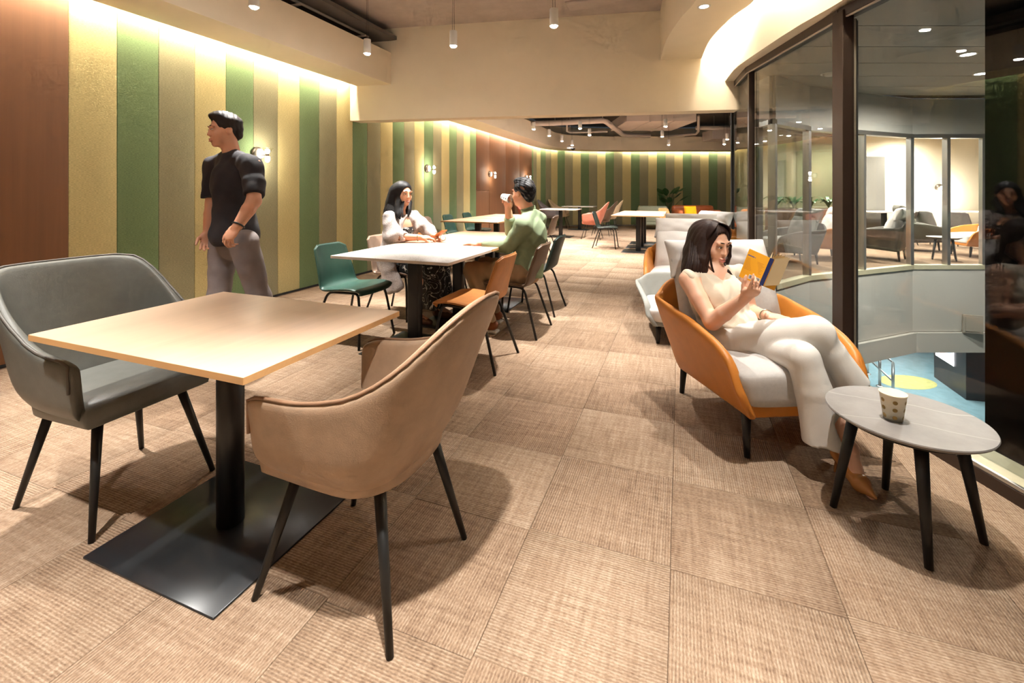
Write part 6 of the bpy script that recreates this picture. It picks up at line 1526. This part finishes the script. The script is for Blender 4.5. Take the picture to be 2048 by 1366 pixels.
    fd.wave(lambda X, Y, Z: 0.010*(0.5-np.abs(np.sin(26*X+14*Z)))*np.clip((1.0-Z)*3, 0, 1) + 0.008*(0.5-np.abs(np.sin(20*Y-28*Z+8*X)))); fd.mesh('cardigan', 'cardigan_knit', w)
    for q in 'RL':
        a = J['an'+q]; lo, hi = bounds([a, a+Vector((0.2, 0, -0.1))], 0.07); lo[2] = -0.004; fd = Field(lo, hi, 0.006); fd.chain([a+Vector((0, 0, 0.03)), a+Vector((0.0, 0, -0.06)), a+Vector((0.13, 0, -0.075)), a+Vector((0.20, 0, -0.085))], [0.045, 0.045, 0.040, 0.026], 0.02); fd.plane_cut((0, 0, 0.002), (0, 0, -1)); fd.mesh('boot', 'boot_brown', w)
    ft = (J['wrR']-J['elR']).normalized(); x = ft.orthogonal().normalized(); y = ft.cross(x); c0 = J['wrR']-ft*0.03
    MB().tube([c0+(x*math.cos(t)+y*math.sin(t))*0.033 for t in [i*math.pi/8 for i in range(16)]], 0.003, 6, closed=True).build('bracelet', 'bracelet_steel', w)
    mount(w)
    c = K(880, 467, 4.42); ph = thing('phone', 'smartphone in a tan case held by the woman in the cardigan', 'phone', c)
    M4 = Matrix.Rotation(math.radians(-20), 4, 'Z') @ Matrix.Rotation(math.radians(-28), 4, 'Y'); rbox((-0.078, -0.036, -0.005), (0.078, 0.036, 0.005), 0.004, M4).build('case', 'phone_case', ph); rbox((-0.073, -0.032, 0.005), (0.073, 0.032, 0.0062), 0.0005, M4, 1).build('screen', 'iris_dark', ph)
    MB().tube([Vector((0.05, -0.03, -0.035))+Vector((0.030*math.cos(t), 0, 0.030*math.sin(t))) for t in [i*math.pi/10 for i in range(20)]], 0.0045, 6, closed=True).build('ring_strap', 'charm_white', ph)
cardigan_woman()
# ================================================================ PERSON: MAN DRINKING
mat('shirt_green', lin(126, 140, 112), 0.8, nscale=30, namt=0.05, bump=0.3, bscale=300, spec=0.2); mat('chino', lin(158, 130, 100), 0.85, nscale=25, namt=0.05, bump=0.3, bscale=300); mat('shoe_brown', lin(150, 86, 46), 0.45); mat('sole_white', lin(226, 222, 214), 0.6)
def short_hair(w, H, hk, m, seed=3, n=150, L=1.0, rough=1.0):
    lo, hi = bounds([H(0, 0, 0.18), H(0, -0.15, -0.12), H(0.12, 0.1, 0), H(-0.12, 0.1, 0)], 0.03); fd = Field(lo, hi, 0.0055)
    fd.ell(H(0, -0.020, 0.048, hk), (0.084*hk, 0.102*hk, 0.088*hk), H.M, 0.0); fd.ell(H(0, 0.030, 0.105, hk), (0.058*hk, 0.060*hk, 0.035*hk), H.M, 0.03); fd.ell(H(0, -0.075, -0.015, hk), (0.060*hk, 0.040*hk, 0.055*hk), H.M, 0.03)
    fd.ell(H(0.0, 0.100, -0.022, hk), (0.075*hk, 0.078*hk, 0.105*hk), H.M, 0.010, 'cut')
    for sx in (1, -1): fd.ell(H(0.085*sx, 0.005, -0.045, hk), (0.035*hk, 0.045*hk, 0.050*hk), H.M, 0.010, 'cut')
    fd.box(H(0, -0.06, -0.14, hk), (0.2, 0.2, 0.065), H.M, 0.01, 0.01, 'cut')
    fd.wave(thin_noise(seed, (190, 0.0012*rough), (110, 0.0015*rough), (260, 0.0008*rough))); fd.mesh('hair', m, w, smooth=1)
    rs = random.Random(seed); b = MB()
    for k in range(n):
        a = rs.uniform(-math.pi, math.pi); e = rs.uniform(0.25, 1.45); d = Vector((math.cos(e)*math.sin(a), math.cos(e)*math.cos(a), math.sin(e)))
        if d.y > 0.55 and d.z < 0.55: continue
        p0 = Vector((0.080*d.x, -0.018+0.098*d.y, 0.046+0.086*d.z)); lean = Vector((0.02*rs.uniform(-1, 1), 0.030, 0.016)) if d.z > 0.4 else Vector((0.0, -0.006, -0.020))
        q = p0+(d*0.014+lean*rs.uniform(0.5, 1.0))*L; b.tube([H(*p0, hk), H(*(p0.lerp(q, 0.55)+d*0.004), hk), H(*q, hk)], [0.0048*hk, 0.0034*hk, 0.0006], 5)
    if n: b.build('hair_tufts', m, w)
def drinking_man():
    K = pt; hk = 1.06
    H = Frame(K(1046, 387, 4.16), Vector((-1.0, 0.42, 0.04)), Vector((0.04, 0.0, 1)))
    J = dict(head=H, hk=hk, neck=K(1058, 424, 4.16), shL=K(1046, 452, 3.98), shR=K(1076, 440, 4.36), elL=K(1016, 494, 4.02), wrL=K(957, 488, 4.12), elR=K(1022, 462, 4.44), wrR=K(1016, 416, 4.34),
             pel=Vector((-1.33, 3.89, 0.53)), hipL=Vector((-1.36, 3.79, 0.52)), hipR=Vector((-1.36, 3.99, 0.52)), knL=Vector((-1.80, 3.76, 0.54)), knR=Vector((-1.80, 4.05, 0.54)), anL=Vector((-1.60, 3.72, 0.09)), anR=Vector((-1.68, 4.02, 0.09)))
    w = thing('person', 'man in a sage green shirt drinking from a paper cup, seen from behind', 'person', (-1.36, 3.89, 0))
    lo, hi = bounds([J['shR'], J['shL'], J['wrL'], J['wrR'], J['knR'], J['anL'], J['pel'], H(0, 0, 0.15), K(935, 488, 4.15)], 0.15); lo[2] = 0.0
    fd = Field(lo, hi, 0.0068); sculpt_head(fd, H, hk, True); side, tf, td, M, ch, wa = body_core(fd, J, 1.07, True)
    sculpt_hand(fd, J['wrL'], K(934, 486, 4.16)-J['wrL'], Vector((0.1, 0.1, -1)), 1, 1.08, curl=(0.25, 0.3, 0.35, 0.4))
    cupc = K(1013, 394, 4.30); sculpt_hand(fd, J['wrR'], (cupc+Vector((0.0, 0.02, -0.02)))-J['wrR'], Vector((0.1, -1, 0.1)), 1, 1.05, curl=(0.8, 0.85, 0.9, 0.95), thumb=(0.8, 0.7))
    face_parts(fd.mesh('body', 'skin_tan', w), H, hk, 'lip_plain'); short_hair(w, H, hk, 'hair_black', seed=5, n=0, rough=2.2)
    # shirt
    lo, hi = bounds([J['shR'], J['shL'], J['wrL'], J['wrR'], J['pel'], J['elR'], J['neck']], 0.16); fd = Field(lo, hi, 0.0075)
    fd.ell(ch, (0.20, 0.135, 0.19), M, 0.0); fd.chain([ch, wa, J['pel']+Vector((0, 0, -0.02))], [0.150, 0.152, 0.170], 0.06)
    fd.chain([J['shR'], J['neck']+Vector((0.01, 0, -0.012)), J['shL']], [0.080, 0.066, 0.082], 0.05)
    for q, e in (('L', 0.93), ('R', 0.72)):
        a, b_, c = J['sh'+q], J['el'+q], J['wr'+q]; fd.chain([a, a.lerp(b_, 0.5), b_, b_.lerp(c, 0.5), b_.lerp(c, e)], [0.080, 0.070, 0.062, 0.054, 0.044], 0.03); d = (c-b_).normalized(); fd.cap(b_.lerp(c, e)+d*0.05, c+d*0.14, 0.085, 0.09, 0.0, 'cut')
    fd.cap(J['neck']+(H.o-J['neck']).normalized()*0.028, H.o, 0.058, 0.075, 0.004, 'cut')
    fd.box(J['pel']+Vector((0, 0, -0.21)), (0.35, 0.35, 0.17), None, 0.004, 0.0, 'cut')
    nb = J['neck']+(H.o-J['neck']).normalized()*0.012
    fd.wave(lambda X, Y, Z: 0.0075*(0.5-np.abs(np.sin(26*Z+12*X+10*Y)))*np.clip((1.02-Z)*4, 0.2, 1) + 0.0055*(0.5-np.abs(np.sin(20*X-24*Z+14*Y)))); fd.mesh('shirt', 'shirt_green', w)
    up = (H.o-J['neck']).normalized(); x = up.orthogonal().normalized(); y = up.cross(x)
    MB().lathe([(0.066, -0.012), (0.071, 0.006), (0.070, 0.030), (0.066, 0.034), (0.063, 0.026), (0.060, 0.0)], n=30, M=Matrix(((x.x, y.x, up.x, 0), (x.y, y.y, up.y, 0), (x.z, y.z, up.z, 0), (0, 0, 0, 1))), c=nb).build('collar', 'shirt_green', w)
    lo, hi = bounds([J['pel'], J['knL'], J['knR'], J['anL'], J['anR']], 0.15); lo[2] = 0.04; fd = Field(lo, hi, 0.009); fd.ell(J['pel'], (0.15, 0.17, 0.12), None, 0.0)
    for q in 'RL': fd.chain([J['hip'+q], J['hip'+q].lerp(J['kn'+q], 0.5), J['kn'+q]], [0.105, 0.095, 0.078], 0.04); fd.chain([J['kn'+q], J['kn'+q].lerp(J['an'+q], 0.5), J['an'+q]], [0.078, 0.07, 0.055], 0.03)
    fd.box((-1.6, 3.9, 0.0), (0.6, 0.6, 0.10), None, 0.004, 0.0, 'cut'); fd.wave(lambda X, Y, Z: 0.004*np.sin(70*X+40*Z)); fd.mesh('trousers', 'chino', w)
    for q in 'RL':
        a = J['an'+q]; lo, hi = bounds([a, a+Vector((-0.22, 0, -0.09))], 0.08); lo[2] = -0.004; fd = Field(lo, hi, 0.006); fd.chain([a+Vector((0.03, 0, -0.02)), a+Vector((-0.05, 0, -0.03)), a+Vector((-0.17, 0, -0.045))], [0.045, 0.048, 0.040], 0.02); fd.plane_cut((0, 0, 0.022), (0, 0, -1)); fd.mesh('shoe', 'shoe_brown', w)
        rbox((a.x-0.215, a.y-0.046, 0.001), (a.x+0.075, a.y+0.046, 0.026), 0.012).build('sole', 'sole_white', w)
    mount(w)
    ax = Vector((0.80, -0.10, -0.30)).normalized(); R_ = Vector((0, 0, 1)).rotation_difference(-ax.cross(Vector((0, 0, 0))) if False else Vector((0.92, -0.25, -0.22)).normalized()).to_matrix().to_4x4()
    paper_cup('white dotted paper cup at the lips of the man in green', 'cup_white', 'dot_grey', Matrix.Translation(K(1005, 393, 4.28)) @ R_, h_=0.088)
drinking_man()
# ================================================================ PERSON: WALKING MAN
mat('tee_black', lin(34, 31, 36), 0.85, nscale=20, namt=0.1, bump=0.3, bscale=300); mat('trouser_grey', lin(118, 108, 106), 0.85, nscale=20, namt=0.06, bump=0.3, bscale=300); mat('watch_black', lin(24, 24, 26), 0.35); mat('sneaker', lin(60, 58, 58), 0.6)
def walking_man():
    K = pt; hk = 1.03
    H = Frame(K(449, 262, 3.30), cd(-0.66, -0.75, -0.06), cd(-0.03, 0.0, 1.0))
    J = dict(head=H, hk=hk, neck=K(463, 306, 3.32), shR=K(424, 333, 3.50), shL=K(508, 332, 3.14), elR=K(424, 408, 3.50), wrR=K(415, 466, 3.42), elL=K(508, 402, 3.02), wrL=K(474, 454, 2.92),
             pel=K(470, 478, 3.32), hipR=K(447, 486, 3.42), hipL=K(488, 486, 3.22), knR=K(438, 596, 3.34), knL=K(518, 592, 3.26), anR=K(424, 706, 3.34), anL=K(566, 694, 3.36))
    g = flo(470, 728); w = thing('person', 'man in a black T-shirt and grey trousers walking past the striped wall', 'person', (g.x, g.y, 0))
    lo, hi = bounds([J['shR'], J['shL'], J['wrL'], J['wrR'], J['knR'], J['anL'], J['anR'], H(0, 0, 0.15)], 0.22); lo[2] = 0.0
    fd = Field(lo, hi, 0.0072); sculpt_head(fd, H, hk, True); side, tf, td, M, ch, wa = body_core(fd, J, 1.05, True)
    sculpt_hand(fd, J['wrL'], K(452, 482, 2.88)-J['wrL'], cd(0.3, 0.9, 0.0), -1, 1.06, curl=(0.6, 0.65, 0.7, 0.75), thumb=(0.3, 0.3)); sculpt_hand(fd, J['wrR'], K(412, 492, 3.38)-J['wrR'], cd(0.5, -0.6, 0), 1, 1.06, curl=(0.35, 0.4, 0.45, 0.5), thumb=(0.2, 0.2))
    face_parts(fd.mesh('body', 'skin_tan', w), H, hk, 'lip_plain'); short_hair(w, H, hk, 'hair_dark', seed=11, n=0)
    lo, hi = bounds([J['shR'], J['shL'], J['pel'], J['elR'], J['elL'], J['neck']], 0.15); fd = Field(lo, hi, 0.0075)
    fd.ell(ch, (0.185, 0.115, 0.18), M, 0.0); fd.chain([ch, wa, J['pel']+Vector((0, 0, 0.04))], [0.128, 0.132, 0.158], 0.06); fd.ell(J['pel']+Vector((0, 0, 0.05)), (0.165, 0.150, 0.14), M, 0.04); fd.chain([J['shR'], J['neck']+Vector((0, 0, -0.022)), J['shL']], [0.060, 0.058, 0.060], 0.06)
    for q in 'RL': a, b_ = J['sh'+q], J['el'+q]; d = (b_-a).normalized(); e_ = a.lerp(b_, 0.84); fd.chain([a.lerp(J['neck'], 0.18)+Vector((0, 0, -0.012)), a.lerp(b_, 0.5), e_+d*0.08], [0.064, 0.070, 0.070], 0.06); fd.box(e_+d*0.16, (0.12, 0.12, 0.16), np.array(d.to_track_quat('Z', 'Y').to_matrix()), 0.003, 0.0, 'cut')
    fd.cap(J['neck']+Vector((0, 0, 0.03)), H.o, 0.060, 0.075, 0.004, 'cut'); fd.box(J['pel']+Vector((0, 0, -0.16)), (0.3, 0.3, 0.12), None, 0.004, 0.0, 'cut')
    fd.wave(lambda X, Y, Z: 0.0028*np.sin(38*Z+30*X+35*Y) + 0.0018*np.sin(60*X-30*Z)); fd.mesh('t_shirt', 'tee_black', w)
    lo, hi = bounds([J['pel'], J['knL'], J['knR'], J['anL'], J['anR']], 0.15); lo[2] = 0.03; fd = Field(lo, hi, 0.009); fd.ell(J['pel'], (0.135, 0.125, 0.11), M, 0.0); fd.ell(J['pel']-Vector((0, 0, 0.06)), (0.10, 0.09, 0.10), M, 0.05)
    for q in 'RL': fd.chain([J['hip'+q], J['hip'+q].lerp(J['kn'+q], 0.5), J['kn'+q]], [0.098, 0.088, 0.074], 0.05); fd.chain([J['kn'+q], J['kn'+q].lerp(J['an'+q], 0.5), J['an'+q]], [0.074, 0.068, 0.062], 0.03)
    fd.wave(lambda X, Y, Z: 0.0018*np.sin(50*Z+40*X)+0.0018*np.sin(40*Y-20*Z)); fd.mesh('trousers', 'trouser_grey', w)
    for q, dz in (('R', 0.0), ('L', 0.02)):
        a = J['an'+q]; d = cd(-0.78, -0.5, 0).normalized(); lo, hi = bounds([a+d*0.2, a-d*0.06], 0.09); lo[2] = -0.004; fd = Field(lo, hi, 0.007); fd.chain([Vector((a.x, a.y, 0.045))-d*0.04, Vector((a.x, a.y, 0.05))+d*0.06, Vector((a.x, a.y, 0.038))+d*0.17], [0.046, 0.048, 0.040], 0.02); fd.cap(a, Vector((a.x, a.y, 0.05)), 0.05, 0.048, 0.02); fd.plane_cut((0, 0, 0.001), (0, 0, -1)); fd.mesh('shoe', 'sneaker', w)
    ft = (J['wrL']-J['elL']).normalized(); x = ft.orthogonal().normalized(); y = ft.cross(x); c0 = J['wrL']-ft*0.015
    MB().tube([c0+(x*math.cos(t)+y*math.sin(t))*0.036 for t in [i*math.pi/10 for i in range(20)]], 0.006, 6, closed=True).build('watch_strap', 'watch_black', w)
    mount(w)
walking_man()
